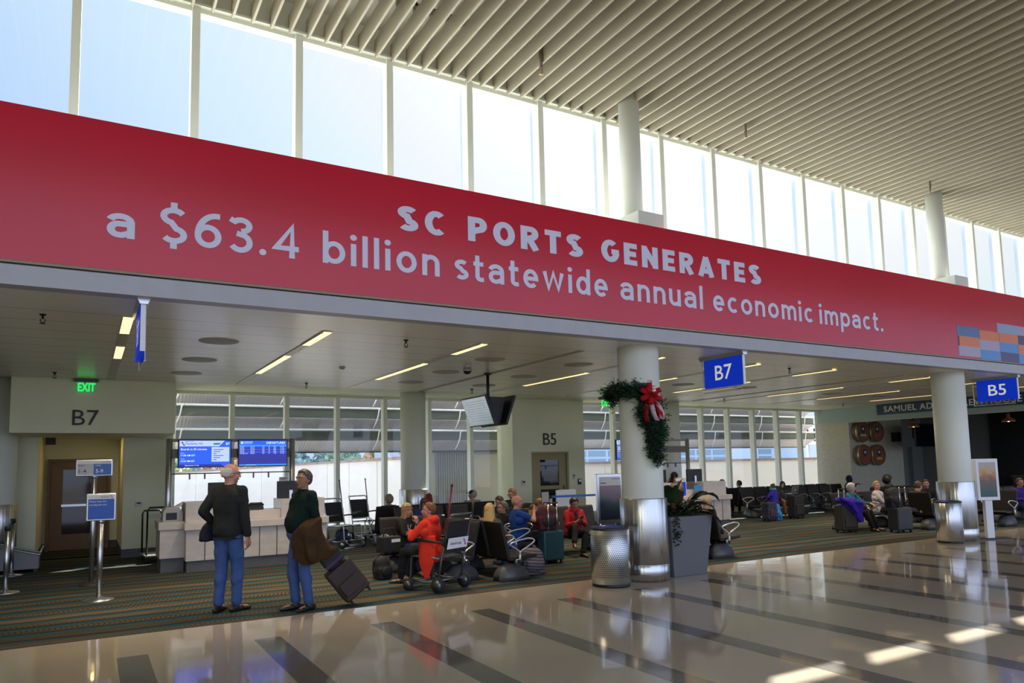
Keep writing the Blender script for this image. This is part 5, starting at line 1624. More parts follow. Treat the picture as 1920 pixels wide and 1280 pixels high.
def person(label, x, y, rz, h=1.72, pelvis=None, lean=0.0, side=0.0, belly=0.0, wid=1.0, wl=None, wr=None, el=None, er=None, hl=None, hr=None, curl=(.6, .6),
           fl=None, fr=None, hyaw=0, hpitch=0, skin='fair', hair='short', hcol=(.05, .03, .02), top=None, tcol=None, sleeve='long', hem=-.06, hood=False, collar=True, undert=None,
           trou=None, shoe=(.02, .015, .012), vox=.012, group=None, face=True, glasses=False, extra=None, female=False, bust=0.0, knees=None, kneeling=False):
    sit = pelvis is not None
    if sit and pelvis < .6: h *= .96; pelvis -= .045
    s = h / 1.75
    t = thing('person', label, 'person', (x, y, 0), rz, group)
    P = Vector((0, 0, pelvis if sit else .948 * s))
    a = R(lean); up_ = Vector((math.sin(R(side)), -math.sin(a), math.cos(a))).normalized()
    rt_ = Vector((1, 0, 0)); rt_ = (rt_ - up_ * rt_.dot(up_)).normalized(); fwd_ = rt_.cross(up_) * -1.0
    if fwd_.y > 0: fwd_ = -fwd_
    shw = (.165 if female else .185) * wid * s
    N = P + up_ * .50 * s
    prof = [(-.10, .13, .09), (-.05, .168, .115), (.02, .178 if female else .168, .118), (.09, .158, .108), (.16, .145 if female else .158, .10), (.25, .155 if female else .168, .112 + bust), (.33, .165 if female else .182, .115 + bust * .7), (.40, .165 if female else .188, .105), (.45, .135 if female else .155, .085), (.49, .085, .065), (.52, .055, .055)]

    def torso(mb, infl=0.0, lo=-.10, hi=.52, hemflare=0.0):
        rings = []
        for q in prof:
            if q[0] < lo - 1e-6 or q[0] > hi + 1e-6: continue
            bl = belly * math.exp(-((q[0] - .13) / .13) ** 2)
            fl_ = hemflare * max(0, (.1 - q[0]))
            rings.append(ring(P + up_ * q[0] * s + fwd_ * bl * s * .2, fwd_, rt_, q[1] * wid * s + infl + fl_, q[2] * (1 + .3 * (wid - 1)) * s + infl + fl_, belly=bl * s))
        if lo < prof[0][0] - 1e-6:
            f0 = hemflare * (.1 - lo)
            rings.insert(0, ring(P + up_ * lo * s, fwd_, rt_, .175 * wid * s + infl + f0, .125 * s + infl + f0, belly=belly * .2 * s))
        mb.loft(rings, 0, True)
    SL = P + up_ * .445 * s + rt_ * shw; SR = P + up_ * .445 * s - rt_ * shw
    dW = {1: Vector((.25 * s, -.02, P.z - .09 * s)), -1: Vector((-.25 * s, -.02, P.z - .09 * s))} if not sit else {1: Vector((.10, -.30, P.z + .12)), -1: Vector((-.10, -.30, P.z + .12))}
    WL = Vector(wl) if wl else dW[1]; WR = Vector(wr) if wr else dW[-1]
    EL, WL = ik(SL, WL, .285 * s, .25 * s, el or (.5, .6, -.5)); ER, WR = ik(SR, WR, .285 * s, .25 * s, er or (-.5, .6, -.5))
    HL = P + rt_ * .085 * s - Vector((0, 0, .03 * s)); HR = P - rt_ * .085 * s - Vector((0, 0, .03 * s))
    AL = Vector(fl) if fl else (Vector((.11, -.46, .085)) if sit else Vector((.10 * s, .01, .085)))
    AR = Vector(fr) if fr else (Vector((-.11, -.46, .085)) if sit else Vector((-.10 * s, .01, .085)))
    kp = knees or (Vector((0, -1, .35)) if not kneeling else Vector((0, -1, -.2)))
    KL, AL = ik(HL, AL, .425 * s, .415 * s, kp + Vector((.12, 0, 0))); KR, AR = ik(HR, AR, .425 * s, .415 * s, kp - Vector((.12, 0, 0)))
    # head frame
    Hc = N + (up_ * .7 + Vector((0, 0, .3))).normalized() * .145 * s + fwd_ * .02 * s
    Hm = Matrix.Rotation(R(hyaw), 3, 'Z') @ Matrix.Rotation(R(hpitch), 3, 'X') @ (Matrix.Rotation(a * .5, 3, 'X'))
    k_ = s if s > .85 else s * 1.12
    def hp(p): return Hc + Hm @ (Vector(p) * k_)
    # ---- one continuous body
    b_ = MB(); torso(b_)
    for S_ in (SL, SR): b_.cap(N - up_ * .02 * s, S_ + up_ * .005 * s, .050 * s, .048 * s)
    b_.cap(N - up_ * .05 * s, hp((0, .012, -.06)), .060 * s, .056 * s)
    b_.ell(hp((0, .012, .02)), (.076 * k_, .097 * k_, .098 * k_), rot=Hm, seg=20, rings=13)
    b_.ell(hp((0, -.022, -.045)), (.060 * k_, .066 * k_, .070 * k_), rot=Hm, seg=18, rings=11)
    b_.ell(hp((0, -.060, -.088)), (.026 * k_, .024 * k_, .022 * k_), rot=Hm)
    b_.cap(hp((0, -.084, .012)), hp((0, -.105, -.026)), .010 * k_, .0155 * k_, seg=8)
    for sg in (-1, 1):
        b_.ell(hp((sg * .076, .015, -.012)), (.012 * k_, .022 * k_, .032 * k_), rot=Hm)
        b_.ell(hp((sg * .035, -.062, -.032)), (.026 * k_, .022 * k_, .024 * k_), rot=Hm)
        b_.cap(hp((sg * .015, -.082, .030)), hp((sg * .05, -.068, .030)), .011 * k_, .010 * k_, seg=8)
    b_.cap(hp((-.018, -.084, -.058)), hp((.018, -.084, -.058)), .010 * k_, .010 * k_, seg=8)
    for (S_, E_, W_, sg, hd_, cu) in ((SL, EL, WL, 1, hl, curl[0]), (SR, ER, WR, -1, hr, curl[1])):
        b_.cap(S_, E_, .052 * s, .041 * s); b_.cap(E_, E_ + (W_ - E_) * .35, .042 * s, .042 * s); b_.cap(E_ + (W_ - E_) * .3, W_, .041 * s, .027 * s)
        dd = (W_ - E_).normalized()
        if hd_: dn, pn = hd_
        elif sit: dn, pn = (dd * .6 + Vector((-sg * .35, -.4, -.3))), Vector((0, .1, -1))
        else: dn, pn = dd, Vector((-sg, -.2, 0))
        hand(b_, W_, dn, pn, s, sg, cu)
    for (H_, K_, A_, sg) in ((HL, KL, AL, 1), (HR, KR, AR, -1)):
        b_.cap(H_, K_, .085 * s, .057 * s); b_.cap(K_, A_, .055 * s, .036 * s); m_ = K_ + (A_ - K_) * .3
        b_.ell(m_ + Vector((0, .015, 0)), (.052 * s, .055 * s, .10 * s))
        ft = Vector((sg * .25, -1, 0)) if not kneeling else Vector((0, .3, -1))
        ft.normalize()
        b_.cap(A_ - Vector((0, 0, .04)), A_ + ft * .14 * s - Vector((0, 0, .05)), .033 * s, .024 * s)
    sk = mat('skin_' + skin, SKIN[skin], .55, var=.10, vscale=14, spec=.35)
    link_mesh('body', remesh(b_, vox * .8, 2), sk, t)
    # ---- clothes
    tt = MB(); torso(tt, .027 if not sit else .021, min(hem, .0) if hem < -.10 else hem if hem < -.06 else -.05, .49, .10 if hem < -.12 else .02)
    sl_ = {'long': .93, 'short': None, 'rolled': .45}[sleeve]
    for (S_, E_, W_) in ((SL, EL, WL), (SR, ER, WR)):
        tt.ell(S_ - up_ * .01 * s, (.066 * s, .064 * s, .068 * s)); tt.cap(N - up_ * .030 * s, S_ + up_ * .0 * s, .062 * s, .062 * s); tt.cap(N - up_ * .14 * s, S_ - up_ * .12 * s, .10 * s, .085 * s)
        if sleeve == 'short':
            tt.cap(S_, S_ + (E_ - S_) * .62, .070 * s, .064 * s)
        else:
            tt.cap(S_, E_, .070 * s, .058 * s); tt.cap(E_, E_ + (W_ - E_) * (sl_ - .06), .058 * s, .044 * s)
    if collar:
        tt.lathe([(.048 * s, 0), (.080 * s, -.01), (.068 * s, .035 * s), (.060 * s, .04 * s)], (0, 0, 0), 18)
        q0 = len(tt.v) - 18 * 4
        Q = Matrix((rt_, -fwd_, up_)).transposed()
        for i in range(q0, len(tt.v)):
            p = Q @ Vector(tt.v[i]) + N + up_ * (-.012 * s); tt.v[i] = tuple(p)
        tt.tube([N + up_ * .005 * s + (rt_ * math.cos(q) + fwd_ * math.sin(q)) * .068 * s for q in [2 * PI * i / 14 for i in range(14)]], .014 * s, 8, closed=True)
    if hood == 'down':
        tt.ell(N - fwd_ * .085 * s + up_ * .0, (.125 * s, .07 * s, .075 * s)); tt.tube([N + up_ * .01 + (rt_ * math.cos(q) * .105 + fwd_ * math.sin(q) * .085) * s for q in [2 * PI * i / 14 for i in range(14)]], .03 * s, 8, closed=True)
    link_mesh({True: 'jacket', False: 'shirt'}[sleeve == 'long'], remesh(tt, vox, 7, .0050, 22 / s, int(abs(x * 97 + y * 31)) % 999), top, t)
    if hood == 'up':
        hh = MB(); hh.ell(hp((0, .025, .015)), (.108 * k_, .118 * k_, .135 * k_), rot=Hm, seg=20, rings=13); hh.cap(N, hp((0, .03, -.06)), .10 * s, .085 * s)
        me = remesh(hh, vox, 2, .003, 20)
        for v in me.vertices:
            q = Hm.inverted() @ (v.co - Hc)
            if q.y < -.035 * k_ and abs(q.x) < .075 * k_ and -.10 * k_ < q.z < .10 * k_: v.co = Hc + Hm @ Vector((q.x, -.02 * k_, q.z))
        link_mesh('hood', me, top, t)
    if undert is not None:
        u_ = MB(); u_.loft([ring(P + up_ * q * s + fwd_ * .016 * s, fwd_, rt_, w_ * s, .105 * s + .026 + bust) for q, w_ in ((.08, .085), (.2, .085), (.32, .075), (.42, .055), (.47, .045))])
        link_mesh('undershirt', remesh(u_, vox, 1), undert, t)
    tr = MB()
    tr.loft([ring(P + up_ * q * s + fwd_ * belly * .2 * s, fwd_, rt_, w_ * wid * s + .012, d_ * s + .012, belly=belly * .4 * s) for q, w_, d_ in ((-.10, .12, .09), (-.04, .17, .118), (.03, .168, .115), (.08, .158, .108))])
    for (H_, K_, A_) in ((HL, KL, AL), (HR, KR, AR)):
        tr.cap(H_, K_, .102 * s, .073 * s); tr.cap(K_, K_ + (A_ - K_) * .93, .074 * s, .058 * s); tr.ell(K_ + (A_ - K_) * .3 + Vector((0, .012, 0)), (.066 * s, .07 * s, .11 * s))
    link_mesh('trousers', remesh(tr, vox, 2, .005, 24 / s, 5), trou, t)
    sm_ = mat('shoe_%d_%d_%d' % tuple(int(c * 255) for c in shoe), shoe, .45)
    for (A_, K_, sg, nm) in ((AL, KL, 1, 'shoe'), (AR, KR, -1, 'shoe')):
        S2 = MB(); ft = Vector((sg * .22, -1, 0)).normalized(); rgt = Vector((-ft.y, ft.x, 0))
        base = Vector((A_.x, A_.y, A_.z - .085))
        for (u0, w_, hgt) in ((-.055, .034, .060), (-.01, .036, .075), (.05, .042, .06), (.11, .046, .045), (.16, .040, .034)):
            S2.ell(base + ft * u0 * s + Vector((0, 0, hgt * .5 * s + .006)), (w_ * s, .055 * s, hgt * .62 * s), rot=Matrix((rgt, ft, Vector((0, 0, 1)))).transposed())
        me = remesh(S2, .009, 1)
        for v in me.vertices: v.co.z = max(v.co.z, base.z + .004)
        link_mesh(nm, me, sm_, t)
    # ---- hair
    hm = mat('hair_%d_%d_%d' % tuple(int(c * 255) for c in hcol), hcol, .55, var=.35, vscale=26, aniso=(30, 30, 2), spec=.4)
    if hair:
        hb = MB(); rs = np.random.RandomState(int(abs(x * 13 + y * 7) * 10) % 9999)
        n = 260; br_ = {'short': .017, 'bald': .012, 'curly': .034, 'bob': .026, 'long': .018, 'afro': .05, 'bun': .022, 'buzz': .014}[hair]
        for i in range(n):
            zq = 1 - 2 * (i + .5) / n; ph = i * 2.39996; rq = math.sqrt(max(0, 1 - zq * zq)); px_, py_ = rq * math.cos(ph), rq * math.sin(ph)
            if hair == 'bald':
                if not (-.55 < zq < .42 and py_ > -.15 + (abs(zq) * .2)): continue
                if py_ < .1 and zq < -.2: continue
            else:
                lim = .66 if py_ < -.45 else (.28 if py_ < -.12 else (-.12 if py_ < .22 else -.72))
                if hair in ('short', 'buzz', 'bun') and zq < lim: continue
                if hair in ('curly', 'afro') and zq < lim - .1: continue
                if hair in ('bob', 'long') and zq < (.45 if py_ < -.5 else (-.2 if py_ < -.3 else -.95)): continue
            g_ = 1.02 if hair != 'afro' else 1.22
            hb.ell(hp((px_ * .078 * g_, .014 + py_ * .098 * g_, .022 + zq * .100 * g_)), (br_ * k_ * rs.uniform(.85, 1.15),) * 3, seg=8, rings=6)
        if hair in ('bob', 'long'):
            Lh = .15 if hair == 'bob' else .30
            for q in range(26):
                ph = R(-38 + 256 * q / 25)
                px_, py_ = math.cos(ph), math.sin(ph)
                top_ = hp((px_ * .070, .016 + py_ * .088, .02)); fl2 = 1.22 if hair == 'bob' else 1.3
                bot_ = hp((px_ * .080 * fl2, .022 + py_ * .099 * fl2, -Lh * (.85 + .3 * rs.rand())))
                hb.cap(top_, bot_, .022 * k_, .018 * k_, seg=7)
        if hair == 'bun' and h > 1.3: hb.ell(hp((.0, .105, .075)), (.034 * k_,) * 3)
        if hair == 'bun' and h < 1.3: hb.ell(hp((.0, .07, .125)), (.036 * k_, .036 * k_, .034 * k_))
        if hair == 'ponytail': hb.cap(hp((0, .11, .02)), hp((0, .13, -.16)), .03, .015)
        link_mesh('hair', remesh(hb, .0075 if vox < .011 else .009, 1, .002, 60), hm, t)
    if face:
        ew = mat('eye_white', (.7, .68, .64), .2); iris = mat('eye_iris', (.03, .018, .012), .2); lip = mat('lip_' + skin, tuple(c * f_ for c, f_ in zip(SKIN[skin], (.85, .55, .55))), .45)
        for sg in (-1, 1):
            e = MB(); e.ell(hp((sg * .031, -.0755, .010)), (.0125 * k_, .010 * k_, .0075 * k_), 0, Hm, 12, 8); e.ell(hp((sg * .031, -.0835, .010)), (.0055 * k_, .004 * k_, .0058 * k_), 1, Hm, 10, 6); e.build('eye', [ew, iris], t)
            e = MB(); e.cap(hp((sg * .014, -.0915, .031)), hp((sg * .05, -.078, .031)), .0055 * k_, .004 * k_, seg=6); e.build('eyebrow', hm, t)
        e = MB(); e.cap(hp((-.02, -.091, -.056)), hp((.02, -.091, -.056)), .005 * k_, .005 * k_, seg=6).ell(hp((0, -.094, -.056)), (.018 * k_, .006 * k_, .0065 * k_), 0, Hm); e.build('mouth', lip, t)
    if glasses:
        g = MB()
        for sg in (-1, 1):
            g.tube([hp((sg * .033 + .024 * math.cos(q), -.101, .006 + .017 * math.sin(q))) for q in [2 * PI * i / 14 for i in range(14)]], .0026, 6, closed=True)
            g.tube([hp((sg * .057, -.099, .012)), hp((sg * .083, -.05, .012)), hp((sg * .083, .015, .005))], .0026, 6)
        g.tube([hp((-.010, -.101, .010)), hp((.010, -.101, .010))], .0026, 6)
        g.build('glasses', dark, t)
    if extra: extra(t, dict(P=P, N=N, hp=hp, Hm=Hm, WL=WL, WR=WR, EL=EL, ER=ER, up=up_, fwd=fwd_, rt=rt_, s=s, KL=KL, KR=KR, k=k_))
    return t


denim = fab('denim', (.055, .10, .27)); denim_d = fab('dark_denim', (.02, .03, .08)); black_c = fab('black', (.012, .012, .014)); black_t = fab('black_trousers', (.014, .014, .017))
GREY = (.42, .40, .38); BRN = (.045, .025, .015); BLK = (.012, .009, .008)

# the two men standing by the carpet edge
person('elderly man with balding white hair, dark grey jacket and jeans, standing with his back turned', 1.53, 9.50, R(132), h=1.82, lean=1, wid=.96, belly=.01,
       wr=(-.27, -.02, .83), er=(-.4, .8, 0), hr=((-.0, -.25, -1), (1, 0, 0)), wl=(.25, -.06, 1.04), el=(.25, 1, 0), hl=((-.3, -.8, -.2), (0, 0, -1)), fl=(.10, .05, .085), fr=(-.09, -.05, .085), hyaw=-34, hpitch=2, skin='pink', hair='bald', hcol=(.55, .53, .50),
       top=fab('charcoal', (.018, .02, .021)), trou=denim, vox=.0085, glasses=True, hem=-.11, shoe=(.025, .012, .008))
person('older man with short grey hair, dark green sweater and jeans, brown coat over his arm', 2.31, 9.06, R(-74), h=1.72, lean=-3, belly=.085, wid=.98,
       wl=(.26, .06, .74), el=(.6, .9, .0), hl=((0, .1, -1), (-1, 0, 0)), wr=(-.24, .06, .86), er=(-.8, .6, 0), fl=(.085, .05, .085), fr=(-.085, -.03, .085), hyaw=14, hpitch=-2, skin='tan', hair='short', hcol=(.075, .065, .055),
       top=fab('dark_green_sweater', (.005, .016, .014)), trou=denim, vox=.0085, hem=-.05, shoe=(.02, .014, .010))

# lounge, near the column
def tee_print(t, k):
    e = MB(); m0 = text_mesh('LOVE', .075, .21)
    c = k['P'] + k['up'] * .29 * k['s']; f_ = k['fwd'] * (.105 * k['s'] + .060)
    merge(e, m0, (0, 0, 0), 0, lambda p: tuple(c + f_ + k['rt'] * (p[0] - .105) + k['up'] * p[2]))
    m1 = text_mesh('MORE', .055, .17)
    merge(e, m1, (0, 0, 0), 0, lambda p: tuple(c + f_ + k['rt'] * (p[0] - .085) + k['up'] * (p[2] - .11)))
    e.build('shirt_print', mat('white_print', (.6, .6, .6), .7), t)


person('woman with wavy blonde hair and glasses in a black jacket, chin resting on her hand', 4.60, 11.22, R(12), h=1.60, pelvis=.47, lean=-8, female=True, wid=1.12, bust=.03, belly=.05,
       wl=(-.02, -.24, .80), el=(.8, -.3, -1), hl=((-.25, -.1, 1), (0, .6, .2)), wr=(-.02, -.26, .60), er=(-.8, 0, -.6), curl=(1.0, .6), fl=(.16, -.40, .085), fr=(-.12, -.46, .085), skin='pink', hair='bob', hcol=(.30, .19, .09),
       top=black_c, undert=fab('black_tee', (.018, .018, .022)), trou=denim_d, vox=.010, glasses=True, hem=-.10, extra=tee_print, shoe=(.05, .05, .05))
def red_tail(t, k):
    e = MB(); e.loft([ring(k['P'] + Vector((x_, .05, z_)), Vector((0, -1, 0)), Vector((1, 0, 0)), w_, d_) for x_, z_, w_, d_ in ((.13, .24, .05, .10), (.165, .10, .045, .135), (.19, -.02, .03, .14), (.205, -.14, .022, .115), (.21, -.25, .018, .075), (.21, -.33, .014, .03))])
    link_mesh('jacket_tail', remesh(e, .010, 2, .005, 25), fab('orange_red', (.72, .040, .022), .06), t)


person('woman with short auburn hair in an orange-red hoodie seated in the transport chair', 4.20, 9.46, R(214), h=1.62, pelvis=.555, lean=2, female=True, wid=1.10,
       wl=(.10, -.27, .80), el=(.9, .2, -.6), wr=(-.04, -.28, .78), hyaw=38, hpitch=-4, skin='pink', hair='short', hcol=(.15, .06, .02), fl=(.10, -.44, .15), fr=(-.10, -.42, .15),
       top=fab('orange_red', (.72, .040, .022), .06), hood='down', trou=black_t, vox=.009, hem=-.14, extra=red_tail)
person('woman with curly grey-blonde hair seen from behind, facing the windows', 5.92, 15.66, R(176), h=1.60, pelvis=.46, lean=-4, female=True, hyaw=14, skin='fair', hair='curly', hcol=(.28, .22, .13), top=fab('slate', (.06, .07, .10)), trou=black_t, face=False)
person('person in a dark blue hoodie with brown hair, looking down', 6.08, 14.24, R(10), h=1.55, pelvis=.46, lean=16, hpitch=22, hyaw=-20, skin='fair', hair='bob', hcol=(.06, .03, .02), top=fab('navy_hoodie', (.015, .03, .12)), trou=denim_d, wl=(.08, -.32, .58), wr=(-.08, -.32, .58))
person('person with red hair behind the blue hoodie, facing the windows', 6.90, 15.66, R(180), h=1.58, pelvis=.46, lean=-2, female=True, skin='fair', hair='long', hcol=(.26, .015, .012), top=fab('dark_maroon', (.05, .015, .02)), trou=black_t, face=False, fl=(.1, -.24, .085), fr=(-.1, -.24, .085))


def cap_hat(t, k):
    hp, Hm, kk = k['hp'], k['Hm'], k['k']
    e = MB(); e.ell(hp((0, .012, .060)), (.088 * kk, .105 * kk, .072 * kk), rot=Hm, seg=20, rings=12); e.build('cap', mat('dark_cap', (.015, .02, .03), .7), t); cp_ = t.children[-1]
    e = MB(); e.ell(hp((0, -.115, .048)), (.062 * kk, .065 * kk, .008 * kk), rot=Hm); e.build('cap_brim', mat('dark_cap', (.015, .02, .03), .7), t)


person('man in a dark baseball cap and beige shirt, seen from behind', 8.02, 15.62, R(180), h=1.66, pelvis=.47, lean=-2, hyaw=48, skin='pink', hair='short', hcol=(.32, .30, .28), top=fab('beige', (.30, .26, .19)), trou=black_t, extra=cap_hat, sleeve='long')
person('woman with long straight blonde hair seated on the near row, facing away', 5.62, 10.30, R(112), h=1.62, pelvis=.455, lean=-6, female=True, hyaw=42, hpitch=6, skin='pink', hair='long', hcol=(.52, .33, .12), top=fab('patterned_blouse', (.16, .13, .10), .6), trou=denim, wl=(.06, -.33, .58), wr=(-.06, -.36, .58), vox=.010, face=False, sleeve='rolled')


def food(t, k): pass


person('bald man in a blue polo shirt eating from a small tub', 6.56, 11.05, R(72), h=1.76, pelvis=.47, lean=-2, wid=1.12, belly=.07, wl=(-.02, -.36, .80), el=(.8, .4, -.8), hl=((-.6, -.6, .1), (0, 0, 1)), wr=(-.10, -.27, .90), er=(-.9, -.1, -.8), hr=((.5, -.3, .5), (.4, .6, 0)), curl=(.8, 1.1), hyaw=-10, skin='pink', hair=None,
       top=fab('royal_blue', (.012, .055, .24)), sleeve='short', trou=black_t, vox=.009, fl=(.12, -.46, .085), fr=(-.12, -.44, .085), hcol=(.2, .12, .08), extra=lambda t, k: MB().cap(k['hp']((-.03, -.094, -.042)), k['hp']((.03, -.094, -.042)), .007, .007).build('moustache', mat('moustache_brown', (.12, .06, .03), .8), t))
person('man with dark hair facing left, two seats behind the bald man', 7.46, 13.15, R(-84), h=1.62, pelvis=.43, lean=8, hpitch=16, skin='pink', hair='short', hcol=BRN, top=fab('off_white', (.45, .42, .36)), trou=black_t)
person('man with grey hair and glasses facing left, just behind the bald man', 6.84, 12.02, R(-95), h=1.54, pelvis=.40, lean=2, skin='pink', hair='short', hcol=(.10, .09, .08), top=black_c, trou=black_t, glasses=True)
person('man with sandy red hair and dark green shirt looking down before the B5 wall', 8.20, 13.95, R(-80), h=1.72, pelvis=.50, lean=4, hpitch=18, skin='pink', hair='short', hcol=(.22, .10, .04), top=fab('dark_green', (.018, .032, .02)), trou=black_t, glasses=True)
person('person in a brown coat bending forward beside the bald man', 7.22, 12.05, R(62), h=1.66, pelvis=.52, lean=40, hpitch=20, skin='pink', hair='short', hcol=(.16, .09, .03), top=fab('brown_coat', (.13, .085, .035), .3), trou=black_t, wl=(.1, -.50, .60), wr=(-.06, -.48, .74), face=False, hood='down')
person('dark-haired woman in a red zip jacket looking at her phone with legs crossed', 8.00, 11.42, R(-12), h=1.58, pelvis=.44, lean=6, female=True, wid=1.02, hpitch=20, skin='tan', hair='bun', hcol=BLK, top=fab('red_jacket', (.36, .015, .02)), undert=fab('dark_grey_tee', (.03, .032, .035)), trou=black_t, vox=.010,
       wl=(.07, -.30, .62), wr=(-.07, -.30, .62), hl=((-.5, -.4, .5), (0, -.2, 1)), hr=((.5, -.4, .5), (0, -.2, 1)), fl=(-.02, -.46, .085), fr=(-.20, -.50, .26), hood='down', hem=-.09)

# far counter and right-hand side
person('gate agent with dark hair looking down behind the far counter', 13.30, 14.42, R(-8), h=1.60, pelvis=.72, lean=8, hpitch=22, female=True, skin='tan', hair='bob', hcol=BLK, top=black_c, trou=black_t, wl=(.12, -.27, 1.03), wr=(-.12, -.27, 1.03), fl=(.1, -.02, .085), fr=(-.1, -.02, .085))
person('person with grey hair in front of the right-hand windows, only the head showing', 17.35, 16.55, R(182), h=1.64, pelvis=.47, lean=0, skin='fair', hair='short', hcol=(.26, .24, .22), top=fab('grey_top', (.12, .12, .13)), trou=black_t, face=False)
person('dark-haired person right of the far counter, facing the windows', 18.05, 16.50, R(150), h=1.56, pelvis=.45, lean=2, hyaw=40, skin='fair', hair='short', hcol=BRN, top=black_c, trou=black_t, face=False)


def pillow(t, k):
    N, up_, f_, r_ = k['N'], k['up'], k['fwd'], k['rt']; s = k['s']
    e = MB(); e.tube([N + up_ * .035 + (r_ * math.cos(q) * .125 + f_ * math.sin(q) * .105) * s for q in [R(-60 - 30) + R(300) * i / 16 - R(0) for i in range(17)]], .055 * s, 12)
    e.build('neck_pillow', fab('turquoise', (.08, .42, .45)), t)


person('child in a blue puffer coat with turquoise neck pillow and hair bun, seen from behind', 17.42, 14.62, R(192), h=1.20, pelvis=.52, lean=4, wid=1.25, skin='pink', hair='bun', hcol=(.10, .05, .025), top=fab('bright_blue_puffer', (.05, .035, .40)), trou=denim, wl=(.22, -.22, .62), wr=(-.22, -.22, .66), fl=(.08, .02, .10), fr=(-.08, .02, .10), extra=pillow, face=False, hem=-.12)
person('woman with long dark hair in a dark patterned top beside the child in blue', 18.22, 14.98, R(-30), h=1.55, pelvis=.43, lean=2, female=True, hyaw=-35, skin='fair', hair='long', hcol=BLK, top=fab('dark_pattern', (.05, .05, .055), .8), trou=fab('tan_boots', (.20, .09, .03)), wl=(.12, -.32, .55), wr=(-.14, -.30, .52))
person('person with a navy hood up, sitting by the end of the windows', 21.60, 15.12, R(60), h=1.66, pelvis=.47, lean=4, skin='dark', hair='buzz', hcol=BLK, top=fab('navy_hood', (.02, .022, .07)), hood='up', trou=black_t, wl=(.1, -.3, .85), el=(.8, 0, -1))
person('elderly woman with short grey hair in a teal jacket, seated next to the purple coat', 15.72, 10.95, R(8), h=1.60, pelvis=.46, lean=0, female=True, wid=1.08, hyaw=58, skin='pink', hair='curly', hcol=(.36, .34, .30), top=fab('teal', (.02, .16, .19)), undert=fab('cobalt', (.03, .03, .30)), trou=black_t, vox=.010,
       wl=(.20, -.36, .62), wr=(-.06, -.34, .60), fl=(.16, -.50, .085), fr=(-.06, -.50, .085))
person('woman with blonde hair tied back in a white jacket, legs crossed', 16.82, 10.98, R(14), h=1.66, pelvis=.46, lean=-4, female=True, hyaw=-40, skin='pink', hair='short', hcol=(.34, .22, .10), top=fab('off_white_jacket', (.52, .48, .50), .06), trou=black_t, vox=.010, wl=(.10, -.36, .66), el=(.8, .2, -.6), wr=(-.02, -.34, .66), fl=(-.14, -.52, .13), fr=(-.08, -.46, .085), hem=-.16)
person('person with a round black afro sitting in front of the brick wall', 20.95, 13.32, R(190), h=1.66, pelvis=.47, lean=0, hyaw=-120, skin='dark', hair='afro', hcol=BLK, top=fab('dark_grey', (.03, .03, .035)), trou=black_t, face=False)
person('man with short brown hair and grey T-shirt bent over, right of the black suitcase', 17.02, 10.22, R(78), h=1.70, pelvis=.455, lean=16, hpitch=16, skin='pink', hair='short', hcol=(.07, .035, .018), top=fab('slate_tee', (.045, .052, .065)), sleeve='short', trou=black_t, wl=(.06, -.40, .62), wr=(-.06, -.38, .60))
person('dark-haired person mostly hidden behind a seat back, left of the far column', 18.95, 11.02, R(-60), h=1.62, pelvis=.46, lean=6, skin='tan', hair='short', hcol=BLK, top=black_c, trou=black_t)
seat_row(2, 19.1, 11.35, 0, 'pair of black seats behind the far column')
person('person in blue jeans at the right edge of the picture, cut by the frame', 20.15, 9.42, R(-30), h=1.66, pelvis=.46, lean=8, skin='tan', hair='short', hcol=BRN, top=fab('violet_top', (.05, .02, .20)), trou=denim_d, wl=(.1, -.34, .6), wr=(-.1, -.34, .6))
person('seated person hidden by the planter leaves, one foot in a red shoe', 9.62, 9.76, R(88), h=1.62, pelvis=.43, lean=20, hpitch=20, skin='pink', hair='short', hcol=(.30, .20, .10), top=fab('camel', (.30, .20, .08), .3), trou=black_t, shoe=(.45, .01, .015), fl=(.10, -.42, .085), fr=(-.10, -.46, .085))
# ================================================================== luggage and loose things
m_bk = mat('black_luggage_fabric', (.014, .014, .016), .7, bump=.2, bscale=120)
m_br = mat('dark_brown_luggage', (.028, .016, .012), .6, bump=.2, bscale=120)
m_tealc = mat('teal_suitcase_shell', (.012, .055, .075), .35)
m_olive = mat('dark_olive_luggage', (.035, .032, .026), .7, bump=.2, bscale=120)


def suitcase(name, lb, loc, rz, w_, d_, h_, m_, hand_h=0.0, hmat=None, tilt=None, ribs=False, pocket=True):
    t = thing(name, lb, 'suitcase', loc, rz)
    if tilt: t.rotation_euler = tilt
    MB().bb(-w_ / 2, w_ / 2, -d_ / 2, d_ / 2, .055, h_).build('shell', m_, t, .03)
    if pocket: MB().bb(-w_ * .40, w_ * .40, -d_ / 2 - .03, -d_ / 2, .12, h_ * .62).build('front_pocket', m_, t, .02)
    if ribs:
        g = MB()
        for k in range(5): g.bb(-w_ * .4 + w_ * .2 * k - .012, -w_ * .4 + w_ * .2 * k + .012, -d_ / 2 - .008, -d_ / 2, .12, h_ - .08)
        g.build('shell_rib', m_, t)
    MB().tube([(-.08, 0, h_), (-.07, 0, h_ + .035), (.07, 0, h_ + .035), (.08, 0, h_)], .011, 8).build('carry_handle', dark, t)
    for sx_ in (-1, 1):
        for sy_ in (-1, 1):
            MB().tube([(sx_ * (w_ / 2 - .05) - .014, sy_ * (d_ / 2 - .04), .028), (sx_ * (w_ / 2 - .05) + .014, sy_ * (d_ / 2 - .04), .028)], .028, 14).build('wheel', rubber, t)
    if hand_h:
        q = MB()
        for sx_ in (-.085, .085): q.tube([(sx_, d_ * .35, h_ - .05), (sx_, d_ * .35, hand_h)], .010, 8, 0)
        q.tube([(-.10, d_ * .35, hand_h), (.10, d_ * .35, hand_h)], .016, 8, 1)
        q.build('telescopic_handle', [hmat or alu, dark], t)
    return t


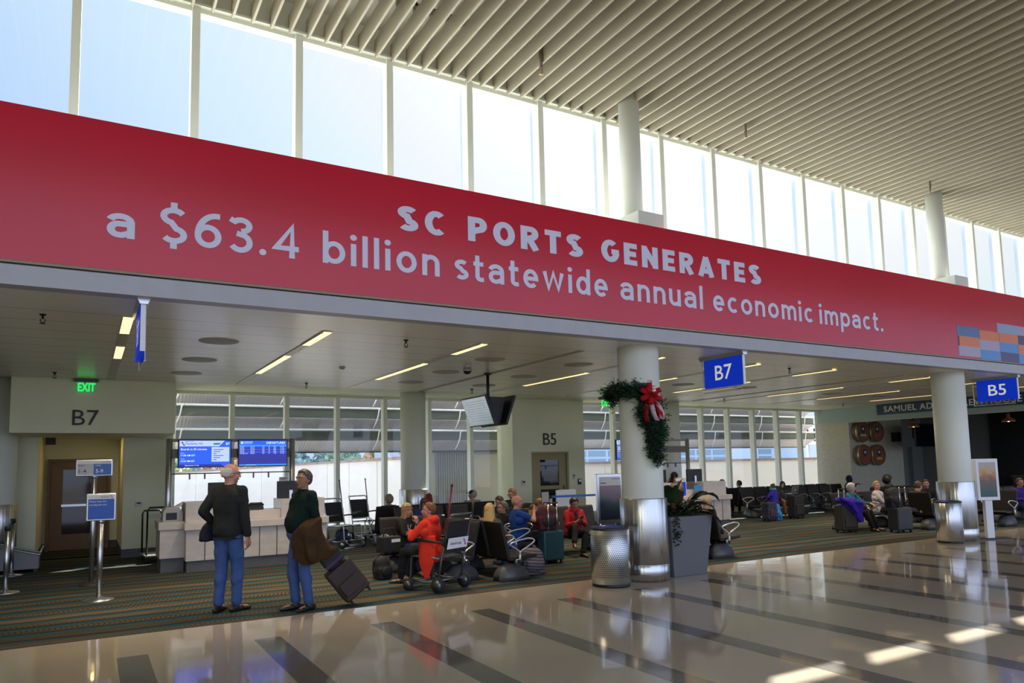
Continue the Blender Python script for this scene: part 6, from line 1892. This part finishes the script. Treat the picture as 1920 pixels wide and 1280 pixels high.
def backpack(name, lb, loc, rz, w_, d_, h_, m_, cat='backpack', m2=None):
    t = thing(name, lb, cat, loc, rz)
    mb = MB()
    mb.ell((0, 0, h_ * .38), (w_ / 2, d_ / 2, h_ * .38)); mb.ell((0, .01, h_ * .62), (w_ * .46, d_ * .45, h_ * .38)); mb.bb(-w_ * .4, w_ * .4, -d_ * .4, d_ * .4, .01, h_ * .5)
    me = remesh(mb, .014, 4, .006, 14)
    for v in me.vertices: v.co.z = max(v.co.z, 0.0)
    link_mesh('sack', me, m_, t)
    pk = MB(); pk.ell((0, -d_ * .43, h_ * .34), (w_ * .34, d_ * .14, h_ * .22)); link_mesh('front_pocket', remesh(pk, .012, 2, .003, 20), m2 or m_, t)
    MB().tube([(-.05, .05, h_ * .96), (-.03, .05, h_ * 1.06), (.03, .05, h_ * 1.06), (.05, .05, h_ * .96)], .010, 8).build('grab_handle', dark, t)
    for s_ in (-1, 1):
        MB().tube([(s_ * w_ * .2, d_ * .38, h_ * .9), (s_ * w_ * .26, d_ * .56, h_ * .7), (s_ * w_ * .3, d_ * .56, h_ * .35), (s_ * w_ * .34, d_ * .36, h_ * .08)], .016, 8).build('shoulder_strap', dark, t)
    return t


# rolling case held by the man with the brown coat: leans back, wheels on the terrazzo edge
t = suitcase('suitcase', 'black rolling suitcase leaning back behind the man with the brown coat', (3.06, 8.96, .0), 0, .36, .24, .50, m_br, .92, tilt=(0, R(-40), R(-8)))
t.rotation_euler = (0, R(-38), R(-6)); t.location = (3.02, 8.98, .10)
dirv = Matrix.Rotation(R(-6), 3, 'Z') @ Matrix.Rotation(R(-38), 3, 'Y')
bag = thing('laptop_bag', 'soft black laptop bag strapped on top of the leaning suitcase', 'bag', tuple(Vector((3.02, 8.98, .10)) + dirv @ Vector((.02, 0, .535))))
bag.rotation_euler = (0, R(-38), R(-6))
mb = MB(); mb.bb(-.13, .13, -.10, .10, 0.0, .27); link_mesh('sack', remesh(mb, .014, 6, .006, 16), m_bk, bag)
MB().bb(-.135, .135, -.105, -.095, .02, .05).build('strap', mat('purple_strap', (.035, .012, .10), .6), bag)
# coats
def drape(name, lb, cat, rings_, m_, noise=.008, parent_loc=(0, 0, 0)):
    t = thing(name, lb, cat, parent_loc)
    mb = MB(); mb.loft([[Vector(p) for p in r] for r in rings_])
    link_mesh('cloth', remesh(mb, .012, 2, noise, 22, 3), m_, t)
    return t


def oval(cx, cy, cz, a, b_, ang=0.0, n=24, rip=0.0, ph=0.0, k=5, slant=0.0):
    out = []
    for i in range(n):
        q = 2 * PI * i / n; r_ = 1 + rip * math.sin(k * q + ph)
        x_, y_ = a * math.cos(q) * r_, b_ * math.sin(q) * r_
        out.append((cx + x_ * math.cos(ang) - y_ * math.sin(ang), cy + x_ * math.sin(ang) + y_ * math.cos(ang), cz + slant * x_))
    return out


drape('coat', 'brown coat draped over the forearm of the man with the green sweater', 'coat', [oval(2.44, 8.84, 1.13, .03, .05), oval(2.40, 8.83, 1.08, .085, .095, .1, rip=.06), oval(2.35, 8.82, .98, .15, .115, .1, rip=.10, k=6, slant=-.3), oval(2.34, 8.81, .88, .20, .12, .1, rip=.14, ph=.6, k=6, slant=-.3), oval(2.37, 8.81, .78, .235, .125, .1, rip=.17, ph=1, k=6, slant=-.1), oval(2.41, 8.81, .69, .24, .12, .1, rip=.19, ph=1.3, k=6, slant=.15), oval(2.45, 8.81, .63, .19, .10, .1, rip=.2, ph=1.5, k=6, slant=.3), oval(2.47, 8.81, .60, .10, .06, .1, slant=.3)], fab('brown_wool', (.052, .026, .009), .3), .011)
drape('jacket', 'dark jacket hanging over the left arm of the elderly man', 'jacket', [oval(1.37, 9.76, 1.10, .05, .07), oval(1.36, 9.76, 1.02, .085, .13, .2), oval(1.35, 9.76, .92, .10, .15, .2, rip=.1), oval(1.34, 9.76, .84, .095, .14, .2, rip=.14, ph=1)], fab('blue_black', (.012, .014, .03), .2))

# bags near the seats
backpack('backpack', 'black backpack on the carpet in front of the woman in the black jacket', (3.98, 10.78, 0), R(20), .30, .22, .36, m_bk)
backpack('backpack', 'small black bag under the seat of the woman in the black jacket', (4.52, 10.98, 0), R(-10), .24, .18, .26, m_bk)
m_stripe = mat('striped_backpack_fabric', (.22, .20, .22), .8)
nt, b = nodes(m_stripe); tc = nn(nt, 'ShaderNodeTexCoord'); sx = nn(nt, 'ShaderNodeSeparateXYZ'); nt.links.new(tc.outputs['Object'], sx.inputs[0])
f1 = math_(nt, 'FRACT', math_(nt, 'MULTIPLY', math_(nt, 'ADD', sx.outputs['Z'], math_(nt, 'MULTIPLY', sx.outputs['X'], .12)), 22.0))
nt.links.new(mixc(nt, math_(nt, 'LESS_THAN', f1, .35), mixc(nt, math_(nt, 'LESS_THAN', f1, .7), (.10, .07, .12), (.20, .17, .15)), (.03, .045, .09)), b.inputs['Base Color'])
backpack('backpack', 'striped grey and purple backpack on the carpet beside the near seats', (6.02, 9.75, 0), R(-8), .46, .30, .42, m_stripe)
suitcase('suitcase', 'dark teal hard-shell suitcase with long chrome handles in front of the bald man', (6.98, 10.66, 0), R(176), .40, .26, .56, m_tealc, 1.03, chrome, ribs=True, pocket=False)
backpack('backpack', 'big maroon and black backpack standing on the teal suitcase', (6.96, 10.72, .565), R(-4), .46, .26, .44, mat('maroon_fabric', (.075, .008, .018), .7, bump=.2, bscale=120), m2=m_bk)
t = thing('phone', 'black phone held by the woman in the red jacket', 'phone', (7.93, 11.06, .70), R(-12)); MB().box((0, 0, 0), (.075, .01, .15), 0, Matrix.Rotation(R(62), 3, 'X')).build('body', dark, t, .004); MB().box((0, .005, .004), (.068, .002, .14), 0, Matrix.Rotation(R(62), 3, 'X')).build('display', mat('phone_screen', (.02, .03, .05), .1), t)
t = thing('food_tub', 'small white food tub in the hands of the bald man', 'food', (6.92, 10.93, .86)); MB().lathe([(0, 0), (.045, 0), (.06, .045), (.055, .045), (.04, .01), (0, .01)], seg=20).build('tub', m_letter, t); MB().ell((0, 0, .035), (.048, .048, .02)).build('salad', mat('salad_orange', (.5, .16, .03), .6, var=.5, vscale=40), t)
t = thing('paper_sheet', 'grey sheet of paper held up behind the bald man', 'paper', (7.62, 11.78, .93), R(20)); MB().bb(-.11, .11, -.001, .001, 0, .24).build('sheet', mat('grey_paper', (.28, .28, .30), .7), t)
t = thing('thermos', 'black and silver thermos flask behind the auburn hair, by the seat backs', 'flask', (6.45, 13.9, .40)); MB().lathe([(0, 0), (.045, 0), (.045, .24), (.035, .26), (0, .26)], seg=20).build('body', m_bk, t); MB().cyl((0, 0, .26), .042, .05, 20).build('lid', chrome, t)
t = thing('handbag', 'black handbag with a white tag on the seat beside the woman in black', 'bag', (4.16, 11.0, .38), R(12)); mb = MB(); mb.bb(-.17, .17, -.10, .10, .0, .24); link_mesh('sack', remesh(mb, .014, 5, .006, 15), m_bk, t); MB().bb(-.02, .14, -.113, -.108, .15, .20).build('label_patch', m_letter, t); MB().tube([(-.1, 0, .23), (-.08, 0, .36), (.08, 0, .36), (.1, 0, .23)], .010, 8).build('handle', m_bk, t)
backpack('backpack', 'blue and black bag under the empty transport chair by the window', (4.93, 15.80, .13), R(20), .34, .24, .26, mat('denim_bag', (.04, .06, .12), .7), 'bag')
t = thing('tote_bag', 'black tote bag standing right of the grey planter', 'bag', (9.95, 10.55, 0), R(20)); MB().box((0, 0, .19), (.40, .16, .38), taper=(1.1, 1)).build('sack', m_bk, t, .02); MB().tube([(-.12, 0, .37), (-.09, 0, .50), (.0, 0, .53), (.09, 0, .50), (.12, 0, .37)], .010, 8).build('handle', m_bk, t)

# right-hand side
suitcase('suitcase', 'navy suitcase with pink flower print in front of the child in blue', (16.45, 14.0, 0), R(6), .40, .24, .52, mat('flower_print_navy', (.022, .025, .06), .5, var=.0), 0)
nt, b = nodes(MATS['flower_print_navy']); tc = nn(nt, 'ShaderNodeTexCoord'); vo = nn(nt, 'ShaderNodeTexVoronoi'); vo.inputs['Scale'].default_value = 14; nt.links.new(tc.outputs['Object'], vo.inputs['Vector'])
nt.links.new(mixc(nt, math_(nt, 'LESS_THAN', vo.outputs['Distance'], .22), (.022, .025, .06), (.30, .08, .12)), b.inputs['Base Color'])
backpack('backpack', 'bright blue bag leaning beside the flowered suitcase', (16.82, 14.02, 0), R(0), .22, .2, .48, mat('sky_blue_bag', (.02, .18, .55), .5), 'bag')
suitcase('suitcase', 'black suitcase with an open laptop on top, in front of the long-haired woman', (17.75, 14.15, 0), R(4), .46, .26, .66, m_bk, 0)
t = thing('laptop', 'silver laptop standing open on the black suitcase, lid towards the viewer', 'laptop', (17.72, 14.17, .70), R(4)); MB().bb(-.16, .16, -.02, .20, 0, .015).build('base', alu, t, .004); MB().box((0, -.045, .115), (.32, .008, .215), 0, Matrix.Rotation(R(14), 3, 'X')).build('lid', alu, t, .003)
mb = MB(); mb.ell((0, -.052, .115), (.018, .002, .02)).ell((.004, -.0515, .142), (.004, .002, .008)); mb.build('lid_emblem', m_letter, t)
suitcase('suitcase', 'dark olive suitcase under the purple coat, left of the teal jacket', (15.15, 10.72, 0), R(-8), .46, .28, .62, m_olive, .98, alu)
drape('coat', 'bright purple coat thrown over the dark olive suitcase', 'coat', [oval(15.20, 10.66, .80, .10, .06), oval(15.18, 10.66, .76, .32, .18, -.1, rip=.12, ph=2, slant=-.15), oval(15.18, 10.62, .70, .36, .22, -.1, rip=.15, ph=1, slant=-.12), oval(15.24, 10.55, .60, .26, .12, -.1, rip=.2, ph=.4), oval(15.30, 10.52, .45, .12, .07, -.1, rip=.15), oval(15.36, 10.51, .30, .11, .06, -.1, rip=.15, ph=1), oval(15.38, 10.51, .22, .08, .05)], fab('purple', (.045, .02, .33), .25))
t = thing('walking_stick', 'dark red walking stick leaning on the olive suitcase', 'walking stick', (15.52, 10.34, 0)); MB().tube([(.10, -.05, .012), (-.12, .10, .78)], .011, 8).build('shaft', mat('dark_red_stick', (.14, .02, .025), .4), t); MB().tube([(-.12, .10, .78), (-.13, .11, .83), (-.20, .12, .84)], .015, 8).build('handle', dark, t)
suitcase('suitcase', 'charcoal suitcase with tall silver handles right of the white jacket', (15.98, 9.94, 0), R(170), .46, .28, .56, mat('charcoal_shell', (.035, .035, .04), .5), 1.04, chrome, ribs=True, pocket=False)
backpack('backpack', 'round black backpack on top of the charcoal suitcase', (15.92, 10.02, .565), R(-10), .42, .24, .46, m_bk)
t = thing('handbag', 'small yellow-striped bag on the seat right of the charcoal suitcase', 'bag', (17.05, 9.98, .38), R(10)); mb = MB(); mb.bb(-.12, .12, -.08, .08, 0, .13); link_mesh('sack', remesh(mb, .014, 4, .004, 18), mat('tan_bag', (.35, .22, .06), .6), t); MB().tube([(-.08, 0, .12), (-.05, 0, .22), (.05, 0, .22), (.08, 0, .12)], .008, 8).build('handle', dark, t)
